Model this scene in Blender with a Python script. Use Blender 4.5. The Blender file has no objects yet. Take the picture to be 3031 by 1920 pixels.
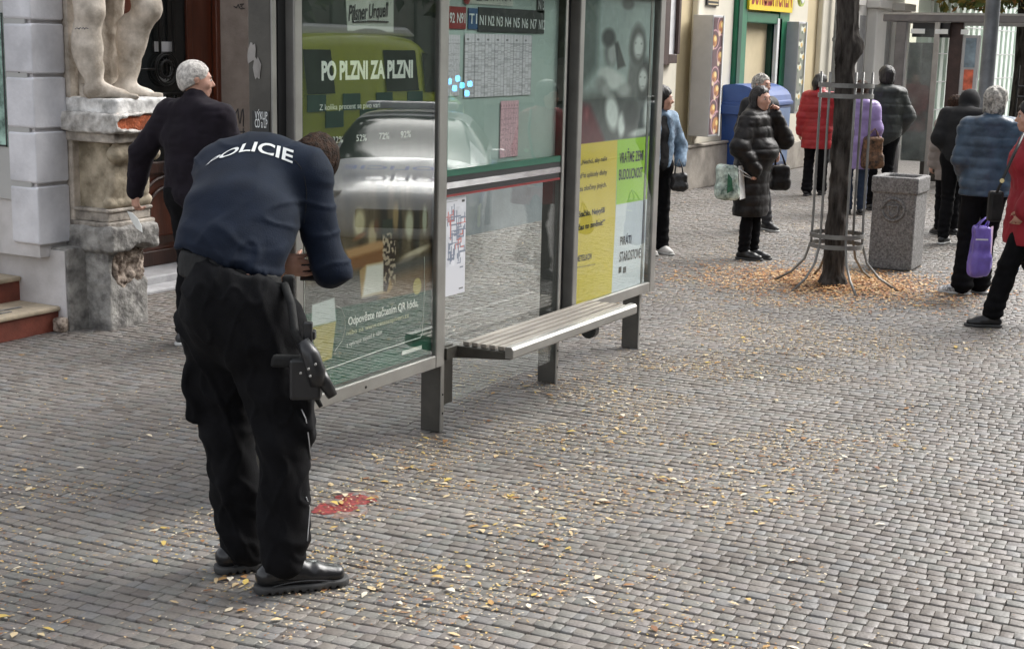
import bpy, bmesh, math, random
import numpy as np
from mathutils import Vector, Matrix
from mathutils.bvhtree import BVHTree

# ------------------------------------------------------------------ camera, world, sun, exposure
# World axes: +x runs along the pavement (away from the camera), +y towards the building, z up.
SC = bpy.context.scene
COL = SC.collection
PI = math.pi
F, CX, CY, H = 4280., 1515.5, 960., 2.0
TH, PT, RO = math.radians(28.7), math.radians(11.13), math.radians(1.32)
cp, sp, cr, sr = math.cos(PT), math.sin(PT), math.cos(RO), math.sin(RO)
R0 = np.array([math.sin(TH), -math.cos(TH), 0.])
FH = np.array([math.cos(TH), math.sin(TH), 0.])
UPZ = np.array([0., 0., 1.])
FWD = cp*FH - sp*UPZ
UP0 = sp*FH + cp*UPZ
RIGHT = R0*cr + UP0*sr
UP = -R0*sr + UP0*cr
cam_d = bpy.data.cameras.new("camera")
cam = bpy.data.objects.new("camera", cam_d)
COL.objects.link(cam)
m = Matrix.Identity(4)
for i in range(3):
    m[i][0] = RIGHT[i]; m[i][1] = UP[i]; m[i][2] = -FWD[i]
m[0][3] = 0; m[1][3] = 0; m[2][3] = H
cam.matrix_world = m
cam_d.sensor_width = 36.0
cam_d.lens = F/3031*36
cam_d.clip_start = 0.05
cam_d.clip_end = 600
SC.camera = cam

world = bpy.data.worlds.new("World")
SC.world = world
world.use_nodes = True
wn = world.node_tree
bg = wn.nodes["Background"]
sky = wn.nodes.new("ShaderNodeTexSky")
sky.sky_type = 'NISHITA'
sky.sun_disc = False
SUN_EL, SUN_AZ = math.radians(44), math.radians(-30)      # azimuth measured from +x towards +y
sky.sun_elevation = SUN_EL
sky.sun_rotation = math.radians(90) - SUN_AZ
sky.air_density = 1.0
sky.dust_density = 4.0
sky.ozone_density = 1.0
# overcast: take most of the blue out of the clear-sky model
hs = wn.nodes.new("ShaderNodeHueSaturation")
hs.inputs['Saturation'].default_value = 0.22
wn.links.new(sky.outputs[0], hs.inputs['Color'])
wn.links.new(hs.outputs[0], bg.inputs[0])
bg.inputs[1].default_value = 0.15
sun_d = bpy.data.lights.new("sun", 'SUN')
sun_d.energy = 1.3
sun_d.angle = math.radians(45)
sun_d.color = (1.0, 0.97, 0.93)
sun = bpy.data.objects.new("sun", sun_d)
COL.objects.link(sun)
sd = Vector((math.cos(SUN_EL)*math.cos(SUN_AZ), math.cos(SUN_EL)*math.sin(SUN_AZ), math.sin(SUN_EL)))
sun.rotation_euler = sd.to_track_quat('Z', 'Y').to_euler()
sun.location = (10, -10, 20)
SC.view_settings.view_transform = 'Standard'
SC.view_settings.look = 'None'
SC.view_settings.exposure = 1.28
SC.view_settings.gamma = 1.0
SC.cycles.max_bounces = 8
SC.cycles.transparent_max_bounces = 16
SC.cycles.use_denoising = True
SC.cycles.caustics_reflective = False
SC.cycles.caustics_refractive = False

# ------------------------------------------------------------------ measuring helpers (photo pixel -> world point)
def ray(x, y):
    X2 = (x-CX)/F; U2 = -(y-CY)/F
    return RIGHT*X2 + UP*U2 + FWD
CAM = np.array([0., 0., H])
def G(x, y, z=0.):
    r = ray(x, y); return CAM + r*((z-H)/r[2])
def PY(x, y, Y):
    r = ray(x, y); return CAM + r*(Y/r[1])
def PX(x, y, X):
    r = ray(x, y); return CAM + r*(X/r[0])
def AD(x, y, D):
    "point seen at pixel x,y at horizontal distance D along the view heading"
    r = ray(x, y); return CAM + r*(D/np.dot(r, FH))

# ------------------------------------------------------------------ object helpers
def tag(o, label=None, cat=None, group=None, kind=None):
    if label: o['label'] = label
    if cat: o['category'] = cat
    if group: o['group'] = group
    if kind: o['kind'] = kind
    return o
def empty(name, loc, label, cat, group=None):
    o = bpy.data.objects.new(name, None); COL.objects.link(o)
    o.location = tuple(float(v) for v in loc); o.empty_display_size = .1
    return tag(o, label, cat, group)
def root_loc(p):
    v = np.zeros(3)
    while p is not None:
        v += np.array(p.location); p = p.parent
    return v
def link_mesh(name, me, mat, parent=None, smooth=False, bevel=0, auto=None):
    o = bpy.data.objects.new(name, me); COL.objects.link(o)
    if mat is not None:
        for mm in (mat if isinstance(mat, (list, tuple)) else [mat]): me.materials.append(mm)
    if smooth:
        me.polygons.foreach_set('use_smooth', [True]*len(me.polygons))
    if parent is not None:
        off = root_loc(parent)
        me.transform(Matrix.Translation(Vector(-off)))
        o.parent = parent
    if bevel:
        b = o.modifiers.new('bevel', 'BEVEL'); b.width = bevel; b.segments = 2; b.limit_method = 'ANGLE'; b.angle_limit = math.radians(40)
    return o
def rot_to(axis):
    z = Vector(axis).normalized()
    return z.to_track_quat('Z', 'Y').to_matrix()
class MB:
    "mesh builder: several shapes welded into one mesh"
    def __init__(s): s.v = []; s.f = []; s.m = []; s.mi = 0
    def add(s, vs, fs):
        n = len(s.v); s.v += [tuple(map(float, v)) for v in vs]
        s.f += [tuple(n+i for i in f) for f in fs]; s.m += [s.mi]*len(fs); return s
    def box(s, x0, x1, y0, y1, z0, z1):
        vs = [(x, y, z) for z in (z0, z1) for y in (y0, y1) for x in (x0, x1)]
        return s.add(vs, [(0, 2, 3, 1), (4, 5, 7, 6), (0, 1, 5, 4), (2, 6, 7, 3), (0, 4, 6, 2), (1, 3, 7, 5)])
    def obox(s, c, ax, ay, az):
        "oriented box: centre and three half-axis vectors"
        c, ax, ay, az = map(np.array, (c, ax, ay, az))
        vs = [c+i*ax+j*ay+k*az for k in (-1, 1) for j in (-1, 1) for i in (-1, 1)]
        return s.add(vs, [(0, 2, 3, 1), (4, 5, 7, 6), (0, 1, 5, 4), (2, 6, 7, 3), (0, 4, 6, 2), (1, 3, 7, 5)])
    def prism(s, poly, z0, z1, plane='xy', fixed=None):
        "extrude a 2-D polygon; plane xy: along z, xz: along y, yz: along x"
        n = len(poly)
        def P(a, b, c): return {'xy': (a, b, c), 'xz': (a, c, b), 'yz': (c, a, b)}[plane]
        vs = [P(a, b, z0) for a, b in poly]+[P(a, b, z1) for a, b in poly]
        fs = [tuple(range(n))[::-1], tuple(range(n, 2*n))]+[(i, (i+1) % n, n+(i+1) % n, n+i) for i in range(n)]
        return s.add(vs, fs)
    def cyl(s, a, b, ra, rb=None, n=16, caps=True):
        a, b = np.array(a, float), np.array(b, float); rb = ra if rb is None else rb
        R = np.array(rot_to(b-a))
        vs = []
        for c, r in ((a, ra), (b, rb)):
            for i in range(n):
                t = 2*PI*i/n; vs.append(c+R@np.array([math.cos(t)*r, math.sin(t)*r, 0]))
        fs = [(i, (i+1) % n, n+(i+1) % n, n+i) for i in range(n)]
        if caps: fs += [tuple(range(n))[::-1], tuple(range(n, 2*n))]
        return s.add(vs, fs)
    def tube(s, pts, r, n=10):
        pts = [np.array(p, float) for p in pts]; rs = r if isinstance(r, (list, tuple)) else [r]*len(pts)
        vs = []; prev = None
        for i, p in enumerate(pts):
            t = pts[min(i+1, len(pts)-1)]-pts[max(i-1, 0)]; t = t/np.linalg.norm(t)
            if prev is None:
                a = np.cross(t, [0, 0, 1.]) if abs(t[2]) < .9 else np.cross(t, [1., 0, 0])
            else: a = prev-t*np.dot(prev, t)
            a = a/np.linalg.norm(a); prev = a; b = np.cross(t, a)
            for j in range(n):
                q = 2*PI*j/n; vs.append(p+(a*math.cos(q)+b*math.sin(q))*rs[i])
        L = len(pts)
        fs = [(i*n+j, i*n+(j+1) % n, (i+1)*n+(j+1) % n, (i+1)*n+j) for i in range(L-1) for j in range(n)]
        fs += [tuple(range(n))[::-1], tuple(range((L-1)*n, L*n))]
        return s.add(vs, fs)
    def lathe(s, prof, c, n=24, axis=(0, 0, 1)):
        R = np.array(rot_to(axis)); c = np.array(c, float); vs = []
        for r, h in prof:
            for j in range(n):
                q = 2*PI*j/n; vs.append(c+R@np.array([math.cos(q)*r, math.sin(q)*r, h]))
        L = len(prof)
        fs = [(i*n+j, i*n+(j+1) % n, (i+1)*n+(j+1) % n, (i+1)*n+j) for i in range(L-1) for j in range(n)]
        fs += [tuple(range(n))[::-1], tuple(range((L-1)*n, L*n))]
        return s.add(vs, fs)
    def xf(s, R, t):
        R = np.array(R); s.v = [tuple(R@np.array(v)+np.array(t)) for v in s.v]; return s
    def build(s, name, mat, parent=None, smooth=False, bevel=0):
        me = bpy.data.meshes.new(name); me.from_pydata(s.v, [], s.f); me.validate()
        o = link_mesh(name, me, mat, parent, smooth, bevel)
        if isinstance(mat, (list, tuple)) and len(me.polygons) == len(s.m): me.polygons.foreach_set('material_index', s.m)
        bm = bmesh.new(); bm.from_mesh(me); bmesh.ops.recalc_face_normals(bm, faces=bm.faces); bm.to_mesh(me); bm.free()
        return o
def box(name, b, mat, parent=None, bevel=.004):
    return MB().box(*b).build(name, mat, parent, bevel=bevel)

# ------------------------------------------------------------------ materials
def nt(name):
    mt = bpy.data.materials.new(name); mt.use_nodes = True
    return mt, mt.node_tree, mt.node_tree.nodes['Principled BSDF']
def M(name, col, rough=.6, metal=0., var=.15, vs=6., bump=0., bs=60., spec=.5, c2=None, coat=0., sheen=0., stretch=None, detail=5, vr=0.):
    mt, t, b = nt(name)
    b.inputs['Roughness'].default_value = rough; b.inputs['Metallic'].default_value = metal
    b.inputs['Specular IOR Level'].default_value = spec
    if coat: b.inputs['Coat Weight'].default_value = coat; b.inputs['Coat Roughness'].default_value = .08
    if sheen: b.inputs['Sheen Weight'].default_value = sheen; b.inputs['Sheen Roughness'].default_value = .4
    tc = t.nodes.new('ShaderNodeTexCoord'); mp = t.nodes.new('ShaderNodeMapping')
    if stretch: mp.inputs['Scale'].default_value = stretch
    t.links.new(tc.outputs['Object'], mp.inputs[0])
    nz = t.nodes.new('ShaderNodeTexNoise'); nz.inputs['Scale'].default_value = vs; nz.inputs['Detail'].default_value = detail
    nz.inputs['Roughness'].default_value = .6
    t.links.new(mp.outputs[0], nz.inputs[0])
    rp = t.nodes.new('ShaderNodeValToRGB')
    a = [max(0, c*(1-var)) for c in col]; z = [min(1, c*(1+var)) for c in (c2 or col)]
    rp.color_ramp.elements[0].position = .35; rp.color_ramp.elements[1].position = .65
    rp.color_ramp.elements[0].color = (*a, 1); rp.color_ramp.elements[1].color = (*z, 1)
    t.links.new(nz.outputs[0], rp.inputs[0]); t.links.new(rp.outputs[0], b.inputs['Base Color'])
    if vr:
        mr = t.nodes.new('ShaderNodeMapRange'); mr.inputs[3].default_value = rough-vr; mr.inputs[4].default_value = rough+vr
        t.links.new(nz.outputs[0], mr.inputs[0]); t.links.new(mr.outputs[0], b.inputs['Roughness'])
    if bump:
        n2 = t.nodes.new('ShaderNodeTexNoise'); n2.inputs['Scale'].default_value = bs; n2.inputs['Detail'].default_value = 6
        t.links.new(mp.outputs[0], n2.inputs[0])
        bp = t.nodes.new('ShaderNodeBump'); bp.inputs['Strength'].default_value = bump; bp.inputs['Distance'].default_value = .01
        t.links.new(n2.outputs[0], bp.inputs['Height']); t.links.new(bp.outputs[0], b.inputs['Normal'])
    return mt
def emis(name, col, s):
    mt, t, b = nt(name); b.inputs['Base Color'].default_value = (*col, 1)
    b.inputs['Emission Color'].default_value = (*col, 1); b.inputs['Emission Strength'].default_value = s
    return mt
def glass(name, f0=.1, tint=(.94, .97, .96), rough=.0):
    "flat pane: clear, with real mirror reflections that grow at grazing angles (same from both sides)"
    mt = bpy.data.materials.new(name); mt.use_nodes = True; t = mt.node_tree; t.nodes.clear()
    o = t.nodes.new('ShaderNodeOutputMaterial'); mx = t.nodes.new('ShaderNodeMixShader')
    tr = t.nodes.new('ShaderNodeBsdfTransparent'); gl = t.nodes.new('ShaderNodeBsdfGlossy'); ge = t.nodes.new('ShaderNodeNewGeometry')
    dp = t.nodes.new('ShaderNodeVectorMath'); dp.operation = 'DOT_PRODUCT'; t.links.new(ge.outputs['Normal'], dp.inputs[0]); t.links.new(ge.outputs['Incoming'], dp.inputs[1])
    def mth(op, a, b=None):
        n = t.nodes.new('ShaderNodeMath'); n.operation = op
        for i, q in enumerate((a, b)):
            if q is None: continue
            if isinstance(q, (int, float)): n.inputs[i].default_value = q
            else: t.links.new(q, n.inputs[i])
        return n.outputs[0]
    c = mth('ABSOLUTE', dp.outputs['Value']); p = mth('POWER', mth('SUBTRACT', 1., c), 5.)
    fr = mth('ADD', mth('MULTIPLY', p, 1-f0), f0)
    tr.inputs[0].default_value = (*tint, 1); gl.inputs['Roughness'].default_value = rough; gl.inputs['Color'].default_value = (1, 1, 1, 1)
    t.links.new(fr, mx.inputs[0]); t.links.new(tr.outputs[0], mx.inputs[1]); t.links.new(gl.outputs[0], mx.inputs[2])
    t.links.new(mx.outputs[0], o.inputs[0])
    return mt
def printed(name, rough=.5):
    "printed paper: colours come from the print stored on the sheet"
    mt, t, b = nt(name); a = t.nodes.new('ShaderNodeVertexColor'); a.layer_name = 'print'
    t.links.new(a.outputs[0], b.inputs['Base Color']); b.inputs['Roughness'].default_value = rough
    return mt
def s2l(c):
    c = np.asarray(c, float); return np.where(c <= .04045, c/12.92, ((c+.055)/1.055)**2.4)

# ------------------------------------------------------------------ noise
_rg = np.random.RandomState(7)
_T = _rg.rand(64, 64, 64).astype(np.float32)
def vnoise(P):
    P = np.asarray(P, np.float64); i = np.floor(P).astype(int); f = P-i; f = f*f*(3-2*f); i &= 63; j = (i+1) & 63
    x0, y0, z0 = i[..., 0], i[..., 1], i[..., 2]; x1, y1, z1 = j[..., 0], j[..., 1], j[..., 2]
    fx, fy, fz = f[..., 0], f[..., 1], f[..., 2]
    a = _T[x0, y0, z0]*(1-fx)+_T[x1, y0, z0]*fx; b = _T[x0, y1, z0]*(1-fx)+_T[x1, y1, z0]*fx
    c = _T[x0, y0, z1]*(1-fx)+_T[x1, y0, z1]*fx; e = _T[x0, y1, z1]*(1-fx)+_T[x1, y1, z1]*fx
    return ((a*(1-fy)+b*fy)*(1-fz)+(c*(1-fy)+e*fy)*fz)*2-1
def fbm(P, o=3):
    r = 0; a = 1; P = np.asarray(P, float)
    for k in range(o): r = r+a*vnoise(P*2**k+k*7.3); a *= .5
    return r

# ------------------------------------------------------------------ text
def text_mesh(body, size=1., sx=1., bold=0., align='CENTER', spacing=1., shear=0.):
    cu = bpy.data.curves.new('txt', 'FONT'); cu.body = body; cu.size = size; cu.align_x = align; cu.space_character = spacing
    cu.offset = bold*size; cu.shear = shear; cu.resolution_u = 4
    o = bpy.data.objects.new('txt', cu); COL.objects.link(o)
    dg = bpy.context.evaluated_depsgraph_get(); dg.update()
    me = bpy.data.meshes.new_from_object(o.evaluated_get(dg))
    bpy.data.objects.remove(o); bpy.data.curves.remove(cu)
    for v in me.vertices: v.co.x *= sx
    return me
def put_text(name, body, mat, parent, origin, ux, uy, h, width=None, off=.0, sx=1., **kw):
    "flat lettering: origin is the baseline point, ux/uy unit vectors in the sign's plane"
    me = text_mesh(body, h/.73, sx, **kw)
    xs = [v.co.x for v in me.vertices]
    if width and xs:
        k = width/(max(xs)-min(xs)); x0 = min(xs)
        al = kw.get('align', 'CENTER')
        for v in me.vertices: v.co.x = (v.co.x-x0)*k-(width/2 if al == 'CENTER' else 0)
    o_, ux, uy = np.array(origin, float), np.array(ux, float), np.array(uy, float); nn = np.cross(ux, uy)
    for v in me.vertices: v.co = Vector(o_+ux*v.co.x+uy*v.co.y+nn*off)
    return link_mesh(name, me, mat, parent)

# ------------------------------------------------------------------ smooth solid modelling (distance field -> surface)
def nrm(v): v = np.array(v, float); return v/np.linalg.norm(v)
class Fld:
    def __init__(s, lo, hi, h):
        s.lo = np.array(lo, float); s.h = h; s.n = np.ceil((np.array(hi)-s.lo)/h).astype(int)+1
        s.a = np.full(s.n, .2, np.float32)
    def sub(s, lo, hi):
        i0 = np.maximum(0, np.floor((lo-s.lo)/s.h).astype(int)); i1 = np.minimum(s.n, np.ceil((hi-s.lo)/s.h).astype(int)+1)
        if np.any(i1 <= i0): return None, None
        ax = [s.lo[k]+np.arange(i0[k], i1[k])*s.h for k in range(3)]
        P = np.stack(np.meshgrid(*ax, indexing='ij'), -1).astype(np.float32)
        return tuple(slice(i0[k], i1[k]) for k in range(3)), P
    def _put(s, sl, d, k, neg=False):
        a = s.a[sl]
        if neg:
            d = -d; hh = np.clip(.5-.5*(a-d)/k, 0, 1); s.a[sl] = a*(1-hh)+d*hh+k*hh*(1-hh)
        else:
            hh = np.clip(.5+.5*(d-a)/k, 0, 1); s.a[sl] = d*(1-hh)+a*hh-k*hh*(1-hh)
    def seg(s, a, b, ra, rb=None, side=None, flat=1., k=.03, neg=False):
        a, b = np.array(a, float), np.array(b, float); rb = ra if rb is None else rb; R = max(ra, rb)*max(1, flat)+k+2*s.h
        sl, P = s.sub(np.minimum(a, b)-R, np.maximum(a, b)+R)
        if sl is None: return s
        ab = b-a; L = np.linalg.norm(ab)
        if L < 1e-6: ab = np.array([0, 0, 1e-6]); L = 1e-6
        u = ab/L; q = P-a; t = np.clip((q@u)/L, 0, 1); r = ra+(rb-ra)*t
        o = q-t[..., None]*ab
        if side is None: d = np.sqrt((o*o).sum(-1))-r
        else:
            sd_ = nrm(np.array(side)-u*np.dot(side, u)); fw = np.cross(u, sd_)
            x = o@sd_; y = (o@fw)/flat; z = (o@u)/min(1, flat)
            d = (np.sqrt(x*x+y*y+z*z)-r)*min(1, flat)
        s._put(sl, d, k, neg); return s
    def ell(s, c, r, X=(1, 0, 0), Z=(0, 0, 1), k=.02, neg=False):
        c = np.array(c, float); X = nrm(X); Z = nrm(np.array(Z)-X*np.dot(Z, X)); Y = np.cross(Z, X); R = max(r)+k+2*s.h
        sl, P = s.sub(c-R, c+R)
        if sl is None: return s
        q = P-c; d = np.sqrt(((q@X)/r[0])**2+((q@Y)/r[1])**2+((q@Z)/r[2])**2)
        s._put(sl, (d-1)*min(r), k, neg); return s
    def rbox(s, c, r, X=(1, 0, 0), Z=(0, 0, 1), rd=.01, k=.01, neg=False):
        c = np.array(c, float); X = nrm(X); Z = nrm(np.array(Z)-X*np.dot(Z, X)); Y = np.cross(Z, X); R = np.linalg.norm(r)+k+2*s.h
        sl, P = s.sub(c-R, c+R)
        if sl is None: return s
        q = P-c; w = np.stack([np.abs(q@X)-r[0]+rd, np.abs(q@Y)-r[1]+rd, np.abs(q@Z)-r[2]+rd], -1)
        d = np.sqrt((np.maximum(w, 0)**2).sum(-1))+np.minimum(w.max(-1), 0)-rd
        s._put(sl, d, k, neg); return s
    def cut(s, p, n, k=.006):
        "keep the side the normal n points away from"
        p = np.array(p, float); n = nrm(n)
        ax = [s.lo[j]+np.arange(s.n[j])*s.h for j in range(3)]
        d = ((ax[0]-p[0])*n[0])[:, None, None]+((ax[1]-p[1])*n[1])[None, :, None]+((ax[2]-p[2])*n[2])[None, None, :]
        s.a = np.maximum(s.a, d.astype(np.float32)); return s
    def mesh(s):
        a = s.a.copy(); a[0] = a[-1] = .1; a[:, 0] = a[:, -1] = .1; a[:, :, 0] = a[:, :, -1] = .1
        ins = a < 0; n = np.array(a.shape)-1
        c = np.zeros(n, np.int8)
        offs = [(i, j, k) for i in (0, 1) for j in (0, 1) for k in (0, 1)]
        for o in offs: c += ins[o[0]:o[0]+n[0], o[1]:o[1]+n[1], o[2]:o[2]+n[2]]
        act = np.argwhere((c > 0) & (c < 8))
        if len(act) == 0: return np.zeros((0, 3)), np.zeros((0, 4), int)
        idx = np.full(n, -1, np.int64); idx[tuple(act.T)] = np.arange(len(act))
        val = {o: a[act[:, 0]+o[0], act[:, 1]+o[1], act[:, 2]+o[2]] for o in offs}
        S = np.zeros((len(act), 3)); W = np.zeros(len(act))
        for o in offs:
            for ax in range(3):
                if o[ax] == 0:
                    o2 = list(o); o2[ax] = 1; o2 = tuple(o2); v0, v1 = val[o], val[o2]; cr_ = (v0 < 0) != (v1 < 0)
                    t = np.where(cr_, v0/np.where(cr_, v0-v1, 1), 0); p = np.tile(np.array(o, float), (len(act), 1)); p[:, ax] += t
                    S[cr_] += p[cr_]; W += cr_
        V = (act+S/W[:, None])*s.h+s.lo
        Q = []
        for ax in range(3):
            b, c_ = (ax+1) % 3, (ax+2) % 3
            sl0 = [slice(1, -1)]*3; sl0[ax] = slice(0, -1); sl1 = [slice(1, -1)]*3; sl1[ax] = slice(1, None)
            f0 = ins[tuple(sl0)]; f1 = ins[tuple(sl1)]
            e = np.argwhere(f0 != f1)
            if not len(e): continue
            fl = f0[tuple(e.T)]
            e = e.copy(); e[:, b] += 1; e[:, c_] += 1
            def cell(db, dc):
                q = e.copy(); q[:, b] -= db; q[:, c_] -= dc; q = np.minimum(q, n-1); return idx[tuple(q.T)]
            q = np.stack([cell(1, 1), cell(0, 1), cell(0, 0), cell(1, 0)], 1)
            q[~fl] = q[~fl][:, ::-1]
            Q.append(q)
        Q = np.concatenate(Q); Q = Q[(Q >= 0).all(1)]
        return V, Q
def vnormals(V, Q):
    n = np.cross(V[Q[:, 2]]-V[Q[:, 0]], V[Q[:, 3]]-V[Q[:, 1]]); N = np.zeros_like(V)
    for k in range(4): np.add.at(N, Q[:, k], n)
    return N/np.maximum(1e-9, np.linalg.norm(N, axis=1))[:, None]
def relax(V, Q, it=1, w=.5):
    for _ in range(it):
        S = np.zeros_like(V); C = np.zeros(len(V))
        for k in range(4):
            a, b = Q[:, k], Q[:, (k+1) % 4]
            np.add.at(S, a, V[b]); np.add.at(S, b, V[a]); np.add.at(C, a, 1); np.add.at(C, b, 1)
        V = V*(1-w)+w*S/np.maximum(C, 1)[:, None]
    return V
def np_mesh(name, V, Q):
    me = bpy.data.meshes.new(name); me.vertices.add(len(V)); me.vertices.foreach_set('co', V.astype(np.float32).ravel())
    k = Q.shape[1]; me.loops.add(Q.size); me.loops.foreach_set('vertex_index', Q.astype(np.int32).ravel())
    me.polygons.add(len(Q)); me.polygons.foreach_set('loop_start', np.arange(0, Q.size, k, dtype=np.int32))
    me.polygons.foreach_set('loop_total', np.full(len(Q), k, np.int32)); me.update(calc_edges=True); me.validate()
    return me
def solid(name, fld, mat, parent=None, disp=None, it=1):
    V, Q = fld.mesh(); V = relax(V, Q, it)
    if disp is not None: V = V+vnormals(V, Q)*disp(V)[:, None]
    o = link_mesh(name, np_mesh(name, V, Q), mat, parent, smooth=True)
    return o

# ================================================================== MATERIALS
rs = np.random.RandomState(3); random.seed(5)
m_plaster = M('pale_plaster', (.55, .53, .52), .85, var=.10, vs=3, bump=.25, bs=80, c2=(.62, .60, .60))
m_white = M('white_quoin_paint', (.60, .60, .63), .75, var=.12, vs=3, bump=.3, bs=40, c2=(.66, .66, .69))
m_cream = M('cream_render', (.62, .52, .33), .85, var=.07, vs=2, bump=.15, bs=70)
m_creamlt = M('light_cream_render', (.70, .66, .55), .85, var=.05, vs=2, bump=.1, bs=70)
m_whitewall = M('white_render', (.70, .68, .64), .85, var=.06, vs=2, bump=.1, bs=70)
m_plinth = M('grey_stone_plinth', (.33, .30, .26), .8, var=.25, vs=4, bump=.5, bs=40)
m_dplinth = M('slate_grey_plinth', (.17, .19, .20), .55, var=.2, vs=2, bump=.3, bs=30)
m_stone = M('weathered_stone', (.26, .23, .20), .9, var=.35, vs=7, bump=.7, bs=35, c2=(.42, .38, .33))
m_dstone = M('dark_cement', (.20, .19, .18), .9, var=.35, vs=9, bump=.9, bs=45, c2=(.30, .29, .27))
m_statue = M('carved_sandstone', (.40, .34, .27), .85, var=.28, vs=6, bump=.35, bs=60, c2=(.58, .52, .45))
m_brick = M('exposed_brick', (.42, .11, .045), .9, var=.4, vs=22, bump=1., bs=60)
m_rubble = M('crumbled_masonry', (.16, .10, .07), .95, var=.6, vs=24, bump=1., bs=50, c2=(.36, .30, .25))
m_boardg = M('grey_poster_board', (.42, .42, .41), .5, var=.05, vs=2)
m_riser = M('red_brown_riser', (.20, .055, .035), .6, var=.25, vs=8, bump=.2)
m_tread = M('worn_stone_tread', (.48, .40, .29), .7, var=.2, vs=10, bump=.3)
m_wood = M('varnished_door_wood', (.085, .022, .010), .35, var=.35, vs=5, bump=.25, bs=40, stretch=(1, 1, .12), coat=.3)
m_dwood = M('dark_door_wood', (.035, .014, .009), .4, var=.4, vs=5, bump=.2, stretch=(1, 1, .12))
m_iron = M('black_iron', (.02, .02, .02), .45, metal=.6, var=.2)
m_darkglass = M('dark_door_glass', (.012, .013, .013), .12, var=.1)
m_sill = M('pale_door_slab', (.36, .36, .37), .7, var=.2, vs=6, bump=.3)
m_green = M('green_painted_frame', (.015, .16, .075), .4, var=.15, vs=4)
m_dgreen = M('dark_green_shade', (.008, .06, .035), .5, var=.15)
m_tan = M('tan_roller_door', (.36, .28, .18), .6, var=.08, vs=2)
m_brown = M('brown_wood_frame', (.055, .03, .025), .5, var=.25, vs=12)
m_lgrey = M('light_grey_metal_box', (.45, .45, .46), .45, var=.05)
m_mint = M('pale_mint_hoarding', (.66, .74, .68), .7, var=.05, vs=1)
m_zinc = M('zinc_pipe', (.34, .36, .38), .4, metal=.6, var=.15)
m_black = M('black_plastic', (.02, .02, .021), .4, var=.1)
m_txtw = M('white_lettering', (.75, .77, .76), .5, var=.03)
m_txtk = M('black_lettering', (.02, .02, .02), .5, var=.05)
m_ink = M('black_marker_ink', (.03, .03, .035), .5, var=.1)
m_steel = M('brushed_frame_steel', (.34, .33, .31), .42, metal=.55, var=.12, vs=5, bump=.06, bs=120, vr=.08)
m_dsteel = M('dark_weathered_steel', (.075, .07, .06), .5, metal=.3, var=.22, vs=5, bump=.12, bs=60, vr=.1)
m_leafy = None

# ------------------------------------------------------------------ sky light only; ground, road, kerb
def brick_ground():
    mt, t, b = nt('distant_setts')
    tc = t.nodes.new('ShaderNodeTexCoord'); mp = t.nodes.new('ShaderNodeMapping'); mp.inputs['Rotation'].default_value = (0, 0, math.radians(85))
    t.links.new(tc.outputs['Object'], mp.inputs[0])
    br = t.nodes.new('ShaderNodeTexBrick'); br.inputs['Scale'].default_value = 1.; br.inputs['Brick Width'].default_value = .065
    br.inputs['Row Height'].default_value = .072; br.inputs['Mortar Size'].default_value = .007; br.inputs['Mortar Smooth'].default_value = .3
    br.inputs['Color1'].default_value = (.17, .155, .145, 1); br.inputs['Color2'].default_value = (.27, .25, .235, 1); br.inputs['Mortar'].default_value = (.05, .045, .04, 1)
    t.links.new(mp.outputs[0], br.inputs[0])
    nz = t.nodes.new('ShaderNodeTexNoise'); nz.inputs['Scale'].default_value = 1.3; nz.inputs['Detail'].default_value = 6
    t.links.new(tc.outputs['Object'], nz.inputs[0])
    mx = t.nodes.new('ShaderNodeMixRGB'); mx.blend_type = 'MULTIPLY'; mx.inputs[0].default_value = .6
    t.links.new(br.outputs[0], mx.inputs[1]); t.links.new(nz.outputs[0], mx.inputs[2])
    g = t.nodes.new('ShaderNodeMixRGB'); g.blend_type = 'ADD'; g.inputs[0].default_value = .25; g.inputs[2].default_value = (.25, .24, .23, 1)
    t.links.new(mx.outputs[0], g.inputs[1]); t.links.new(g.outputs[0], b.inputs['Base Color'])
    b.inputs['Roughness'].default_value = .55
    bp = t.nodes.new('ShaderNodeBump'); bp.inputs['Strength'].default_value = .6; bp.inputs['Distance'].default_value = .01; bp.invert = True
    t.links.new(br.outputs['Fac'], bp.inputs['Height']); t.links.new(bp.outputs[0], b.inputs['Normal'])
    return mt
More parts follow.
